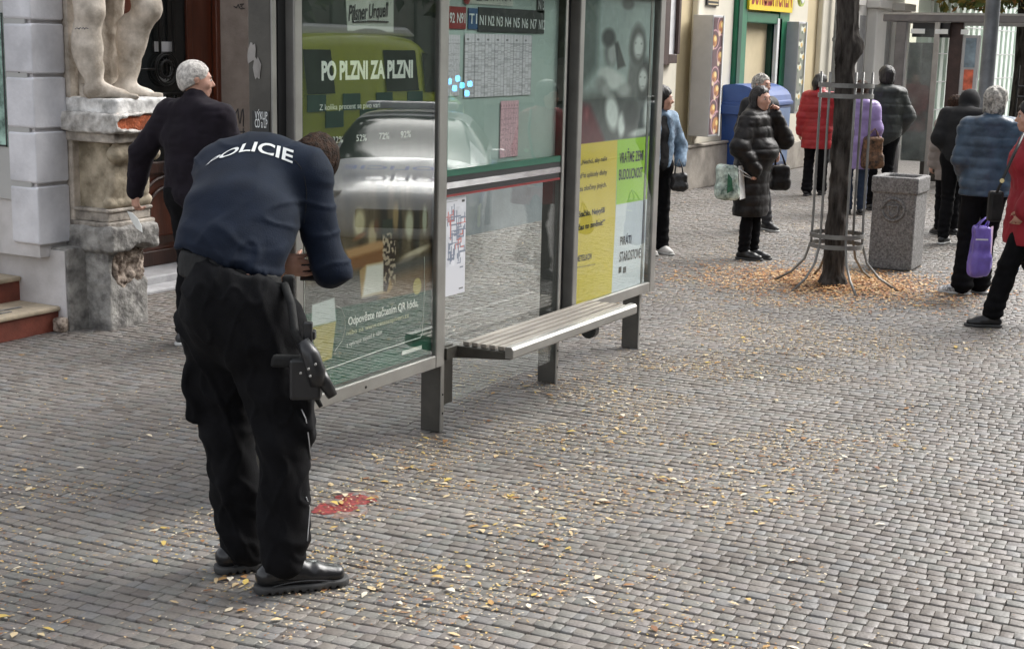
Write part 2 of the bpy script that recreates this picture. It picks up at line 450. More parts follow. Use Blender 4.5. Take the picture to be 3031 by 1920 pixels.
def sett_mat():
    mt, t, b = nt('worn_granite_setts')
    ge = t.nodes.new('ShaderNodeNewGeometry'); rp = t.nodes.new('ShaderNodeValToRGB')
    e = rp.color_ramp; e.interpolation = 'LINEAR'
    cols = [(0, (.130, .112, .098)), (.25, (.172, .153, .134)), (.45, (.158, .155, .140)), (.62, (.195, .175, .156)), (.8, (.168, .150, .140)), (.92, (.178, .176, .170)), (1., (.218, .200, .180))]
    e.elements[0].position = 0; e.elements[0].color = (*cols[0][1], 1); e.elements[1].position = 1; e.elements[1].color = (*cols[-1][1], 1)
    for p, c in cols[1:-1]:
        q = e.elements.new(p); q.color = (*c, 1)
    t.links.new(ge.outputs['Random Per Island'], rp.inputs[0])
    tc = t.nodes.new('ShaderNodeTexCoord')
    nz = t.nodes.new('ShaderNodeTexNoise'); nz.inputs['Scale'].default_value = 90; nz.inputs['Detail'].default_value = 4; t.links.new(tc.outputs['Object'], nz.inputs[0])
    n3 = t.nodes.new('ShaderNodeTexNoise'); n3.inputs['Scale'].default_value = .9; n3.inputs['Detail'].default_value = 5; t.links.new(tc.outputs['Object'], n3.inputs[0])
    mr = t.nodes.new('ShaderNodeMapRange'); mr.inputs[3].default_value = .62; mr.inputs[4].default_value = 1.3; t.links.new(nz.outputs[0], mr.inputs[0])
    m3 = t.nodes.new('ShaderNodeMapRange'); m3.inputs[1].default_value = .3; m3.inputs[2].default_value = .7; m3.inputs[3].default_value = .8; m3.inputs[4].default_value = 1.2; t.links.new(n3.outputs[0], m3.inputs[0])
    a = t.nodes.new('ShaderNodeVectorMath'); a.operation = 'SCALE'; t.links.new(rp.outputs[0], a.inputs[0]); t.links.new(mr.outputs[0], a.inputs['Scale'])
    c = t.nodes.new('ShaderNodeVectorMath'); c.operation = 'SCALE'; t.links.new(a.outputs[0], c.inputs[0]); t.links.new(m3.outputs[0], c.inputs['Scale'])
    t.links.new(c.outputs[0], b.inputs['Base Color'])
    b.inputs['Roughness'].default_value = .5; b.inputs['Specular IOR Level'].default_value = .55
    bp = t.nodes.new('ShaderNodeBump'); bp.inputs['Strength'].default_value = .45; bp.inputs['Distance'].default_value = .006
    t.links.new(nz.outputs[0], bp.inputs['Height']); t.links.new(bp.outputs[0], b.inputs['Normal'])
    return mt
m_sett = sett_mat()
gm = MB(); gm.add([(-30, -3.2, -.0165), (150, -3.2, -.0165), (150, 60, -.0165), (-30, 60, -.0165)], [(0, 1, 2, 3)])
tag(gm.build('ground', brick_ground()), kind='structure')
m_asph = M('asphalt', (.05, .05, .052), .6, var=.25, vs=6, bump=.5, bs=120)
gm = MB(); gm.add([(-60, -60, -.14), (150, -60, -.14), (150, -3.35, -.14), (-60, -3.35, -.14)], [(0, 1, 2, 3)])
tag(gm.build('road', m_asph), kind='structure')
tag(MB().box(-30, 150, -3.35, -3.2, -.3, .0).build('kerb', m_plinth, bevel=.01), kind='structure')

def make_setts():
    "thousands of hand-cut setts laid in slightly wavy rows"
    rh, w0 = .0625, .061
    a = math.radians(95.); ux = np.array([math.cos(a), math.sin(a)]); un = np.array([math.sin(a), -math.cos(a)])  # along a row / across rows (towards +x)
    V = []; cnt = 0
    rows = np.arange(2.3, 23.5, rh)
    for ri, rr in enumerate(rows):
        s0 = -4.+rs.rand()*.1; k = int(17./w0)
        w = w0*(1+rs.uniform(-.36, .36, k)); s = s0+np.concatenate([[0], np.cumsum(w)])
        def wob(s_, r_): return .016*np.sin(s_*2.1+r_*.9)+.006*np.sin(s_*5.3+r_*2.3)+.003*np.sin(s_*13+r_*31)
        c = (s[:-1]+s[1:])/2
        P = c[:, None]*ux+(rr+rh/2)*un
        fwd = P[:, 0]*FH[0]+P[:, 1]*FH[1]; lat = P[:, 0]*R0[0]+P[:, 1]*R0[1]
        ok = (fwd > 3.6) & (fwd < 20.5) & (lat > -fwd*.36-.9) & (lat < fwd*.36+2.0)
        idx = np.where(ok)[0]
        if not len(idx): continue
        gx = .0022; gr = .0115
        for_ = []
        A0, A1 = s[idx]+gx/2, s[idx+1]-gx/2
        ra, rb = rr+gr/2+rs.uniform(-.001, .001, len(idx)), rr+rh-gr/2+rs.uniform(-.0015, .0015, len(idx))
        j = lambda: rs.uniform(-.0022, .0022, len(idx))
        cs = []
        for (sa, rb_) in ((A0, ra), (A1, ra), (A1, rb), (A0, rb)):
            S = sa+j(); Rr = rb_+j()+wob(S, rr); cs.append(S[:, None]*ux+Rr[:, None]*un)
        cs = np.stack(cs, 1)  # n,4,2
        z = rs.uniform(-.0022, .0018, len(idx)); tx = rs.uniform(-.02, .02, (len(idx), 2))
        cen = cs.mean(1, keepdims=True)
        def lvl(k_, dz, tilt=1):
            q = cen+(cs-cen)*k_; d_ = (q-cen); zz = z[:, None]+dz+(d_*tx[:, None, :]).sum(-1)*tilt
            return np.concatenate([q, zz[..., None]], -1)
        V.append(np.concatenate([lvl(.93, .0), lvl(.985, -.0012), lvl(1., -.02)], 1))
    V = np.concatenate(V); n = len(V)
    base = (np.arange(n)*12)[:, None]
    fs = [(0, 1, 2, 3)]
    for L in (0, 4):
        for i in range(4): fs.append((L+4+i, L+4+(i+1) % 4, L+(i+1) % 4, L+i))
    Q = np.concatenate([base+np.array(f)[None] for f in fs])
    V = V.reshape(-1, 3)
    me = np_mesh('pavement', V, Q)
    bm = bmesh.new(); bm.from_mesh(me); bmesh.ops.recalc_face_normals(bm, faces=bm.faces); bm.to_mesh(me); bm.free()
    o = link_mesh('pavement', me, m_sett, smooth=False)
    tag(o, kind='structure'); return o
make_setts()
_jc = [tuple((f_*FH[:2]+l_*R0[:2]).tolist())+(-.0145,) for f_, l_ in ((3.5, -2.2), (3.5, 3.3), (20.4, 9.4), (20.4, -8.3))]
tag(MB().add(_jc, [(0, 1, 2, 3)]).build('pavement_joints', M('joint_grit', (.022, .02, .017), .95, var=.4, vs=60, bump=.4)), kind='structure')

# ------------------------------------------------------------------ fallen leaves
def leaf_mat(name, cols):
    mt, t, b = nt(name); ge = t.nodes.new('ShaderNodeNewGeometry'); rp = t.nodes.new('ShaderNodeValToRGB'); e = rp.color_ramp; e.interpolation = 'CONSTANT'
    e.elements[0].color = (*cols[0], 1); e.elements[0].position = 0; e.elements[1].color = (*cols[-1], 1); e.elements[1].position = 1-1/len(cols)
    for i, c in enumerate(cols[1:-1]):
        q = e.elements.new((i+1)/len(cols)); q.color = (*c, 1)
    t.links.new(ge.outputs['Random Per Island'], rp.inputs[0]); t.links.new(rp.outputs[0], b.inputs['Base Color']); b.inputs['Roughness'].default_value = .7
    return mt
m_litter = leaf_mat('autumn_litter', [(.48, .32, .11), (.56, .44, .26), (.28, .14, .05), (.62, .53, .38), (.40, .23, .08), (.54, .39, .10), (.20, .09, .04), (.54, .40, .22), (.66, .59, .47)])
m_orange = leaf_mat('orange_litter', [(.42, .19, .05), (.52, .30, .12), (.26, .10, .03), (.60, .43, .24), (.36, .15, .04), (.15, .06, .025), (.50, .30, .12)])
def leaves(name, pts, sizes, mat, lift=.0042, curl=.35):
    n = len(pts); ang = rs.uniform(0, 2*PI, n); asp = rs.uniform(.25, .6, n)
    L = sizes; W = L*asp
    u = np.stack([np.cos(ang), np.sin(ang), rs.uniform(-.15, .15, n)], 1); v = np.stack([-np.sin(ang), np.cos(ang), np.zeros(n)], 1)
    up = rs.uniform(-.1, curl, n)*W
    loc = np.stack([(-.5, 0, 0), (-.12, -.5, 1), (-.12, .5, 1), (.25, -.38, .8), (.25, .38, .8), (.5, 0, .2)], 0)
    z0 = lift+np.abs(rs.normal(0, 1, n))*.0015
    P = []
    for a, b, c in loc:
        p = pts[:, :2]; q = np.zeros((n, 3)); q[:, :2] = p; q[:, 2] = z0 if pts.shape[1] == 2 else pts[:, 2]+z0
        q = q+u*(a*L)[:, None]+v*(b*W)[:, None]; q[:, 2] = np.maximum(q[:, 2]+c*up, z0*.6 if pts.shape[1] == 2 else pts[:, 2]); P.append(q)
    V = np.stack(P, 1).reshape(-1, 3); b = (np.arange(n)*6)[:, None]
    Q = np.concatenate([b+np.array(f)[None] for f in [(0, 1, 2, 2), (1, 3, 4, 2), (3, 5, 5, 4)]])
    T = np.concatenate([b+np.array(f)[None] for f in [(0, 1, 2), (1, 3, 4), (1, 4, 2), (3, 5, 4)]])
    return link_mesh(name, np_mesh(name, V, T), mat)
def scatter():
    out = []
    # candidate points over the seen ground, thinned by a density that follows the photograph
    N = 330000
    fw = np.sqrt(rs.uniform(3.9**2, 22**2, N)); lt = rs.uniform(-.38, .38, N)*fw
    P = fw[:, None]*FH[:2]+lt[:, None]*R0[:2]
    x, y = P[:, 0], P[:, 1]
    d = np.full(N, .10)
    d += .55*np.exp(-((y-3.0)/.75)**2)*(x > 4.2)*(x < 12)           # along the shelter front
    d += .5*np.exp(-((x-9.3)/2.6)**2-((y-2.4)/1.3)**2)
    d += .45*np.exp(-((x-12.2)/1.6)**2-((y-2.8)/1.4)**2)
    d += .16*(x < 4.6)
    d *= np.where(y < .25*x-.2, .22, 1.); d *= np.where((y < .30*x-.1) & (x < 6.5), .6, 1.)
    d *= np.where(y > 5.2, .3, 1)
    d *= np.clip(.45+2.2*(fbm(np.stack([x*1.9, y*1.9, x*0], 1), 3)+.05), .05, 3.)
    ok = (rs.rand(N) < d*1.35) & (y < 7.0) & ~((x > 5.9) & (y > 7.0))
    P = P[ok]; n = len(P)
    sz = np.where(rs.rand(n) < .035, rs.uniform(.03, .055, n), rs.uniform(.007, .020, n))
    return P, sz
P_, s_ = scatter()
tag(leaves('leaf_litter', P_, s_, m_litter), kind='stuff')
c0 = G(2468, 845)
n_ = 10500; r_ = np.abs(rs.normal(0, .56, n_)); q_ = rs.uniform(0, 2*PI, n_)
P_ = np.stack([c0[0]+.12+r_*np.cos(q_)*1.0, c0[1]+r_*np.sin(q_)*1.25], 1)
k_ = r_ < 1.6; P_ = P_[k_]
z_ = np.maximum(0, .035*np.exp(-(r_[k_]/.55)**2)*rs.uniform(.3, 1, k_.sum()))
tag(leaves('leaf_pile', np.concatenate([P_, z_[:, None]], 1), rs.uniform(.018, .052, k_.sum()), m_orange, curl=.6), kind='stuff')

# spilled red patch on the setts
def blot(c, rx, ry, seed, z):
    r = np.random.RandomState(seed); n = 40; pts = []
    ph = r.uniform(0, 6, 4)
    for i in range(n):
        t = 2*PI*i/n; k = 1+.22*math.sin(2*t+ph[0])+.16*math.sin(3*t+ph[1])+.1*math.sin(5*t+ph[2])+.06*math.sin(9*t+ph[3])
        pts.append((c[0]+math.cos(t)*rx*k, c[1]+math.sin(t)*ry*k, z))
    return [(c[0], c[1], z)]+pts, [(0, 1+i, 1+(i+1) % n) for i in range(n)]
sb = MB(); c_ = G(1000, 1490)
sb2 = MB(); q = G(1030, 1492); sb2.add(*blot(q, .17, .115, 21, .0004))
for i, (px, py, rx, ry) in enumerate([(985, 1505, .085, .075), (1040, 1476, .09, .06), (1085, 1482, .05, .04)]):
    q = G(px, py); sb.add(*blot(q, rx, ry, i+3, +.0014+.0003*i))
ro_ = empty('red_stain', c_, 'small dark red spill soaking the setts just in front of the officer\'s boots', 'stain')
sb.build('puddle', M('dark_red_liquid', (.12, .004, .004), .3, var=.5, vs=40, c2=(.24, .02, .02)), ro_)
sb2.build('diluted_edge', M('pinkish_wet_film', (.16, .09, .08), .35, var=.35, vs=30, c2=(.22, .16, .14)), ro_)

# ================================================================== LEFT HOUSE: stairs, quoins, statue, door
FY = 7.66
hb = empty('corner_house', (8.3, 7.66, 0), 'weathered pale plaster house with white quoins, poster board, red steps and carved wooden doorway', 'building')
QX, QY = 6.86, 7.36
# pier at the stairs: side wall faces the camera, narrow quoin face looks to the street
MB().box(QX, 7.32, QY, 11.2, .5, 6.).build('pier', m_plaster, hb)
MB().box(6.955, 7.32, 7.21, 11.2, -.02, .56).build('pier_base', m_dstone, hb, bevel=.012)
MB().box(6.945, 6.954, 7.225, 8.6, .0, .545).build('base_render', m_plaster, hb)
def quoin(z0, z1):
    m = MB(); m.prism([(QX-.03, z0+.012), (QX-.018, z0), (7.105, z0), (7.115, z0+.012), (7.115, z1-.012), (7.105, z1), (QX-.018, z1), (QX-.03, z1-.012)], QY-.03, QY+.22, 'xz')
    return m.build('quoin', m_white, hb, bevel=.012)
zs = [.575, .985, 1.345, 1.70, 2.045, 2.40, 2.75, 3.1]
for a, b in zip(zs[:-1], zs[1:]): quoin(a+.012, b-.012)
MB().box(7.12, 7.30, 7.30, 7.36, .57, 5.).build('pilaster', m_statue, hb, bevel=.01)
# steps
for i, (y, z) in enumerate([(7.30, .17), (7.66, .34), (8.0, .51)]):
    MB().box(4.2, 6.945, y, y+.6, z-.17, z-.035).build('riser', m_riser, hb)
    st_ = MB().box(4.2, 6.944, y-.025, y+.38, z-.034, z).build('tread', m_tread, hb, bevel=.012)
    MB().box(4.2, 6.6, y+.06, y+.085, z+.001, z+.007).box(4.2, 6.75, y+.13, y+.155, z+.001, z+.007).build('grip_strip', m_dstone, st_)
MB().box(6.87, 6.95, 7.205, 7.29, 0, .10).build('rubble_patch', m_rubble, hb, bevel=.02)
# recessed door wall
DX0, DX1, DY = 7.3, 9.82, 8.3
MB().box(7.32, DX1+.0, DY+.12, DY+.4, 0, 5.).build('door_wall', m_dwood, hb)
jr = MB().box(DX1, DX1+.28, FY+.002, DY+.4, 0, 5.).build('door_jamb', M('taupe_jamb_stone', (.30, .26, .23), .8, var=.15, vs=6, bump=.3, bs=50), hb, bevel=.02)
MB().box(7.33, DX1, DY-.35, DY+.12, 0, .09).build('doorstep', m_sill, hb, bevel=.012)
MB().box(7.5, DX1-.002, 7.75, DY-.351, -.005, .03).build('threshold_slab', m_sill, hb, bevel=.01)
# door: left leaf dark with ironwork, right stile reddish
dr = MB().box(7.75, 9.78, DY+.04, DY+.115, .09, 4.).build('door', m_wood, hb, bevel=.01)
def dpx(px, py): p = PY(px, py, DY); return p[0], p[2]
xa, _ = dpx(405, 300); xb, _ = dpx(562, 300); xc, _ = dpx(640, 300)
MB().box(xa, xb, DY+.028, DY+.039, .95, 3.6).build('glass_panel', m_darkglass, dr)
MB().box(xc, xc+.10, DY-.02, DY+.039, .09, 4.).box(xb-.01, xb+.06, DY+.0, DY+.039, .6, 4.).box(xa-.12, xa-.02, DY, DY+.039, .09, 4.).build('stile', m_wood, dr, bevel=.012)
MB().box(xa-.02, xb-.012, DY+.0, DY+.038, .85, .95).build('rail', m_dwood, dr, bevel=.01); MB().box(xa-.02, xb-.012, DY+.01, DY+.038, .09, .22).build('rail', m_dwood, dr, bevel=.01)
pm = MB(); zc = .55
for r in (.30, .2):
    pm.tube([(xa+.33+r*math.cos(t), DY+.02, zc+r*.9*math.sin(t)) for t in np.linspace(-.2, PI+.2, 18)], .014, 6)
pm.box(xa+.02, xb-.05, DY+.012, DY+.03, .27, .33).build('carved_panel', m_dwood, dr)
# iron grille with circular rosette
gx, gz = dpx(490, 205); g = MB(); yy = DY-.01
def ring(r, th, z=gz): g.tube([(gx+r*math.cos(t), yy, z+r*math.sin(t)) for t in np.linspace(0, 2*PI, 37)], th, 6)
ring(.135, .007); ring(.115, .008); ring(.068, .012)
for k in range(16):
    t = 2*PI*k/16; g.tube([(gx+.07*math.cos(t), yy, gz+.07*math.sin(t)), (gx+.088*math.cos(t), yy, gz+.088*math.sin(t))], .006, 5)
for dx in (-.07, .09): g.tube([(gx+dx, yy, gz+.13), (gx+dx, yy, 3.6)], .013, 6)
for z in (gz-.2, gz-.28, gz+1.1): g.tube([(xa+.02, yy, z), (xb-.02, yy, z)], .014, 6)
for k in range(5): 
    xx = xa+.1+k*(xb-xa-.2)/4; g.tube([(xx, yy, gz-.2), (xx, yy, gz-.28)], .01, 5)
g.tube([(gx-.135, yy, gz), (xa+.02, yy, gz)], .01, 5); g.tube([(gx+.135, yy, gz), (xb-.02, yy, gz)], .01, 5)
g.build('grille', m_iron, dr, smooth=True)
# pale etched glass ring behind the rosette
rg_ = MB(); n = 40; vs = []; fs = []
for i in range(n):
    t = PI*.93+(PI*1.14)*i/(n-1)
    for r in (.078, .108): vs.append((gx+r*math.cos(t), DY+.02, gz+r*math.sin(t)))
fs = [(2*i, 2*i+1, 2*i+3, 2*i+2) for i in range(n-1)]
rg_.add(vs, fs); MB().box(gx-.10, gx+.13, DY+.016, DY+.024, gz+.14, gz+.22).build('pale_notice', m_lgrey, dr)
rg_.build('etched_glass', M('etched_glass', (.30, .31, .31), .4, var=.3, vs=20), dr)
# jamb graffiti (marker tags): strokes
def stroke(name, pts, th, mat, parent, plane_x):
    mb = MB(); P = [PX(px, py, plane_x) for px, py in pts]
    mb.tube(P, th, 5); return mb.build(name, mat, parent, smooth=True)
X_ = DX1-.003
for pts in ([(693, 372), (698, 335), (704, 322), (706, 350), (710, 366), (716, 330), (719, 322), (721, 345), (720, 375)], [(702, 372), (698, 388), (712, 391), (725, 390)], [(720, 380), (720, 402), (721, 425)], [(711, 424), (714, 417), (721, 419), (720, 430)], [(692, 19), (700, 24), (705, 14), (709, 25)], [(711, 14), (722, 12), (713, 20), (724, 26), (712, 27)]):
    stroke('graffiti', pts, .005, m_ink, hb, X_)
# poster board on the stair side wall
pb = empty('poster_board', (QX, 7.9, .8), 'large grey notice board with a green poster on the wall above the red steps', 'board')
bz = PX(80, 595, QX-.02)[2]; by0 = PX(96, 595, QX-.02)[1]
MB().box(QX-.022, QX-.001, by0, by0+1.6, bz, bz+2.6).build('board_panel', m_boardg, pb, bevel=.003)
py0 = PX(22, 435, QX-.03)[1]; pz0 = PX(20, 435, QX-.03)[2]; pz1 = PX(5, 38, QX-.03)[2]
po = MB().box(QX-.028, QX-.0225, py0, py0+1.0, pz0, pz1).build('green_poster', M('green_poster_paper', (.08, .17, .13), .5, var=.5, vs=9, c2=(.28, .42, .36)), pb)
for a, b in (((QX-.031, QX-.0285), (py0, py0+.012)),): MB().box(*a, *b, pz0, pz1).box(*a, py0, py0+1., pz0, pz0+.012).build('poster_edge', m_txtk, po)
for z in (1.05, 1.72): MB().cyl((QX-.025, by0+.07, z), (QX-.0215, by0+.07, z), .008, n=10).build('screw', m_iron, pb)

# ------------------------------------------------------------------ pedestal with crumbling base
PXc, PYc = 7.12, 7.0
pd = empty('statue_pedestal', (7.3, 7.2, 0), 'broken stone pedestal with exposed orange brick beneath the statue\'s feet', 'pedestal')
f = Fld((6.9, 6.75, -.03), (7.75, 7.5, .75), .012)
f.rbox((7.32, 7.26, .30), (.19, .25, .34), rd=.015, k=.01)
f.rbox((7.33, 7.24, .62), (.235, .30, .09), rd=.03, k=.02)
Vn = lambda V: .010*fbm(V*9, 3)+.004*fbm(V*40, 2)
# bite out of the corner
f.ell((7.30, 6.99, .40), (.13, .10, .14), k=.02, neg=True)
f.ell((7.45, 7.0, .42), (.10, .09, .13), k=.02, neg=True)
f.ell((7.38, 6.98, .5), (.12, .07, .08), k=.02, neg=True)
solid('broken_base', f, m_dstone, pd, Vn)
f = Fld((7.1, 6.95, .2), (7.6, 7.3, .62), .01); f.rbox((7.36, 7.14, .42), (.16, .10, .17), rd=.02)
solid('rubble_core', f, m_rubble, pd, lambda V: .022*fbm(V*22, 3))
def ped(name, x0, y0, z0, z1, mat=m_stone, grow=0., bev=.01, x1=7.6):
    return MB().box(x0, x1, y0, 7.35, z0, z1).build(name, mat, pd, bevel=bev)
ped('torus', 7.11, 6.98, .70, .735, x1=7.56); ped('scotia', 7.135, 7.005, .735, .80, x1=7.54); ped('fillet', 7.12, 6.99, .80, .825, x1=7.55)
f = Fld((7.0, 6.8, .78), (7.75, 7.5, 1.30), .011)
f.rbox((7.36, 7.2, 1.04), (.18, .17, .24), rd=.02)
for z in np.linspace(.86, 1.25, 14):
    t = (z-.86)/.39; y = 7.03-.085*(t**1.5)-.02*math.sin(t*PI*2); f.seg((7.20, y+.02, z), (7.50, y+.02, z), .035, k=.015)
f.seg((7.17, 6.965, 1.19), (7.53, 6.965, 1.19), .055, k=.01); f.seg((7.17, 7.03, .86), (7.53, 7.03, .86), .04, k=.01)
solid('scroll_console', f, M('ochre_stone', (.30, .25, .17), .85, var=.3, vs=7, bump=.5, bs=50, c2=(.42, .36, .27)), pd, lambda V: .004*fbm(V*25, 3))
ped('bed_mould', 7.10, 6.90, 1.27, 1.335, x1=7.63)
f = Fld((6.9, 6.7, 1.31), (7.85, 7.6, 1.48), .011); f.rbox((7.36, 7.14, 1.40), (.30, .30, .065), rd=.02)
f.ell((7.38, 6.82, 1.40), (.31, .12, .058), k=.006, neg=True)
solid('cornice', f, M('lichen_stone', (.36, .34, .31), .9, var=.25, vs=12, bump=.8, bs=40, c2=(.55, .53, .5)), pd, lambda V: .008*fbm(V*14, 3)+.004*fbm(V*45, 2))
f = Fld((7.0, 6.78, 1.32), (7.75, 7.1, 1.47), .009); f.rbox((7.36, 6.945, 1.395), (.27, .075, .058), rd=.01)
solid('exposed_bricks', f, m_brick, pd, lambda V: .009*fbm(V*26, 3))
f = Fld((6.95, 6.7, 1.44), (7.85, 7.6, 1.58), .011); f.rbox((7.37, 7.14, 1.505), (.255, .25, .055), rd=.015)
solid('plinth_slab', f, M('whitewashed_slab', (.45, .44, .42), .8, var=.35, vs=8, bump=.5, bs=40, c2=(.7, .69, .67)), pd, lambda V: .004*fbm(V*20, 3))

# ------------------------------------------------------------------ statue: colossal bare legs with drapery
sta = empty('statue', (7.35, 7.2, 1.56), 'weathered sandstone statue seen as two bare legs standing on the pedestal', 'statue')
def SP(px, py, y): return PY(px, py, y)
f = Fld((6.75, 6.6, 1.5), (7.95, 7.75, 2.75), .012)
zt = 1.555
def foot(heel, toe, w=.055):
    heel, toe = np.array(heel), np.array(toe); d_ = nrm(toe-heel); s_d = np.cross([0, 0, 1], d_)
    f.seg(heel+[0, 0, .05], heel+d_*.06+[0, 0, .055], .05, k=.03)
    f.seg(heel+d_*.05+[0, 0, .075], toe-d_*.08+[0, 0, .035], .055, .036, side=s_d, flat=.8, k=.04)
    f.seg(heel+[0, 0, .03], toe-d_*.05+[0, 0, .025], .045, .045, side=s_d, flat=.55, k=.03)
    for i, o in enumerate((-.042, -.018, .004, .025, .045)):
        a = toe-d_*(.06+.008*abs(i-1))+s_d*o+[0, 0, .022]; b = toe+d_*(.02-.012*i)+s_d*o*1.1+[0, 0, .016]
        f.seg(a, b, .017 if i else .022, .014 if i else .02, k=.006)
# left leg (nearest the wall quoin)
la = SP(283, 262, 7.12); lk = SP(262, 30, 7.12); lc = SP(262, 140, 7.15)
heelL = np.array([la[0]-.03, 7.14, zt]); toeL = np.array([SP(398, 318, 6.93)[0], 6.94, zt])
foot(heelL, toeL)
f.seg(la+[0, 0, -.03], (la+lc)/2, .05, .068, k=.03); f.seg((la+lc)/2, lc, .068, .082, k=.05); f.seg(lc, lk+[0, 0, -.03], .082, .076, k=.05); f.ell(lk+[.02, -.035, 0], (.075, .065, .09), k=.05)
f.seg(lk, SP(262, -110, 7.12), .095, .125, k=.03); f.ell(lc+[-.01, .03, .03], (.078, .08, .17), k=.05)
# right leg
ra_ = SP(372, 262, 7.16); rk_ = SP(432, 22, 7.05); rc_ = SP(392, 130, 7.14)
heelR = np.array([ra_[0]-.03, 7.2, zt]); toeR = np.array([SP(468, 318, 7.0)[0], 7.0, zt])
foot(heelR, toeR)
f.seg(ra_+[0, 0, -.03], (ra_+rc_)/2, .05, .066, k=.03); f.seg((ra_+rc_)/2, rc_, .066, .082, k=.05); f.seg(rc_, rk_+[0, 0, -.03], .082, .078, k=.05); f.ell(rk_+[.02, -.03, .0], (.08, .07, .09), k=.05)
f.seg(rk_, SP(415, -130, 7.15), .095, .13, k=.03); f.ell(rc_+[-.01, .03, .04], (.078, .08, .16), k=.05)
f.ell(SP(340, -190, 7.2), (.27, .17, .2), k=.08)
solid('legs', f, m_statue, sta, lambda V: .003*fbm(V*16, 3))
f = Fld((6.7, 6.9, 1.5), (7.9, 7.75, 2.7), .012)
def fold(pts, rs_):
    P = [SP(px, py, y) for px, py, y in pts]
    for i in range(len(P)-1): f.seg(P[i], P[i+1], rs_[i], rs_[i+1], k=.02)
fold([(200, -60, 7.38), (215, 120, 7.36), (235, 240, 7.34), (262, 312, 7.30)], [.05, .045, .05, .035])
fold([(225, -60, 7.36), (232, 160, 7.33), (250, 290, 7.28)], [.05, .035, .03])
fold([(246, 255, 7.22), (255, 300, 7.2), (230, 318, 7.25)], [.02, .025, .03])
fold([(330, -60, 7.38), (322, 100, 7.38), (318, 240, 7.36), (330, 300, 7.3)], [.06, .05, .05, .04])
fold([(355, -60, 7.36), (345, 100, 7.36), (338, 280, 7.32)], [.05, .035, .025])
f.rbox((7.40, 7.45, 2.1), (.12, .10, .60), rd=.02, k=.03)
solid('drapery', f, m_statue, sta, lambda V: .006*fbm(V*np.array([14, 14, 4]), 3))
stroke_m = MB(); 
for pts in ([(222, 86), (228, 83), (234, 87), (238, 82)], [(242, 86), (247, 82), (250, 87), (254, 83), (261, 85)]):
    stroke_m.tube([PY(px, py, 7.045) for px, py in pts], .0035, 5)
stroke_m.build('marker_scribble', m_ink, sta)

# ================================================================== house behind the shelter and shops further on
hm = empty('grey_house', (13.5, 7.66, 0), 'plain grey house front behind the shelter glass with a dark stone plinth', 'building')
MB().box(DX1+.28, 17.0, FY, FY+4, .42, 7.).build('wall', m_plaster, hm)
MB().box(DX1+.285, 16.99, FY-.10, FY-.002, -.02, .80).build('plinth', m_dplinth, hm, bevel=.02)
MB().box(DX1+.285, 16.99, FY-.13, FY-.002, .80, .87).build('plinth_cap', m_plaster, hm, bevel=.015)
for x in (12., 14.4): 
    w_ = MB().box(x, x+1.1, FY-.006, FY-.001, 1.2, 3.2).build('window', m_darkglass, hm); MB().box(x-.08, x, FY-.05, FY-.001, 1.1, 3.3).box(x+1.1, x+1.18, FY-.05, FY-.001, 1.1, 3.3).box(x-.08, x+1.18, FY-.06, FY-.001, 3.3, 3.4).build('frame', m_whitewall, w_)
hc = empty('cream_house', (21.5, 7.66, 0), 'cream rendered house with grey plinth and the green fast food doorway', 'building')
MB().box(17.0, 26.0, FY+.10, FY+5, 0, 9.).build('wall', m_cream, hc)
def fx(px, py=200, y=FY): return PY(px, py, y)[0]
def fz(px, py, y=FY): return PY(px, py, y)[2]
MB().box(17.0, 18.42, FY-.02, FY+.099, .6, 9.).box(19.15, 20.55, FY+.0, FY+.099, .6, 9.).box(22.95, 24.0, FY-.02, FY+.099, 0., 9.).box(24.9, 26.0, FY-.0, FY+.099, .6, 9.).build('pilaster', m_creamlt, hc, bevel=.02)
MB().box(17.0, 20.55, FY-.10, FY-.021, -.02, .58).build('plinth', m_plinth, hc, bevel=.025); MB().box(23.0, 26.0, FY-.10, FY-.021, -.02, .45).build('plinth', m_plinth, hc, bevel=.025)
MB().box(17.0, 20.56, FY-.12, FY-.022, .582, .62).build('plinth_cap', m_plinth, hc, bevel=.012)
# green doorway
gx0, gx1 = 20.56, 22.95
fr = MB()
fr.box(gx0, gx0+.42, FY-.06, FY+.4, 0, 3.6).box(gx1-.5, gx1, FY-.06, FY+.4, 0, 3.6).box(gx0+.42, gx1-.5, FY-.05, FY+.4, 2.33, 2.5)
df = fr.build('door_frame', m_green, hc, bevel=.02)
MB().box(gx0+.02, gx0+.16, FY-.075, FY-.061, 0, 3.6).box(gx1-.62, gx1-.5, FY+.02, FY+.39, 0, 2.33).build('frame_moulding', m_dgreen, df)
MB().box(gx0+.42, gx1-.5, FY+.3, FY+.36, 0, 2.33).build('roller_door', m_tan, hc)
MB().box(21.35, 21.43, FY+.25, FY+.299, 0, 2.33).build('door_post', m_brown, hc)
MB().box(21.43, 21.6, FY+.2, FY+.24, 1.02, 1.06).build('door_handle', m_creamlt, hc, bevel=.01)
sg = empty('shop_sign', ((gx0+gx1)/2, FY-.06, 2.5), 'bright yellow sign with red lettering over the green shop doorway', 'sign')
MB().box(gx0+.36, gx1-.02, FY-.10, FY-.062, 2.52, 3.2).build('sign_panel', M('yellow_sign_panel', (.85, .62, .02), .4, var=.03), sg)
put_text('lettering', 'BURGER', M('dark_red_letters', (.30, .02, .01), .5), sg, (gx0+.95, FY-.101, 2.60), (1, 0, 0), (0, 0, 1), .50, width=1.0, off=.002, bold=.004)
put_text('lettering', '&', M('salmon_letter', (.7, .22, .08), .5), sg, (21.62, FY-.101, 2.6), (1, 0, 0), (0, 0, 1), .50, width=.22, off=.002, bold=.01)
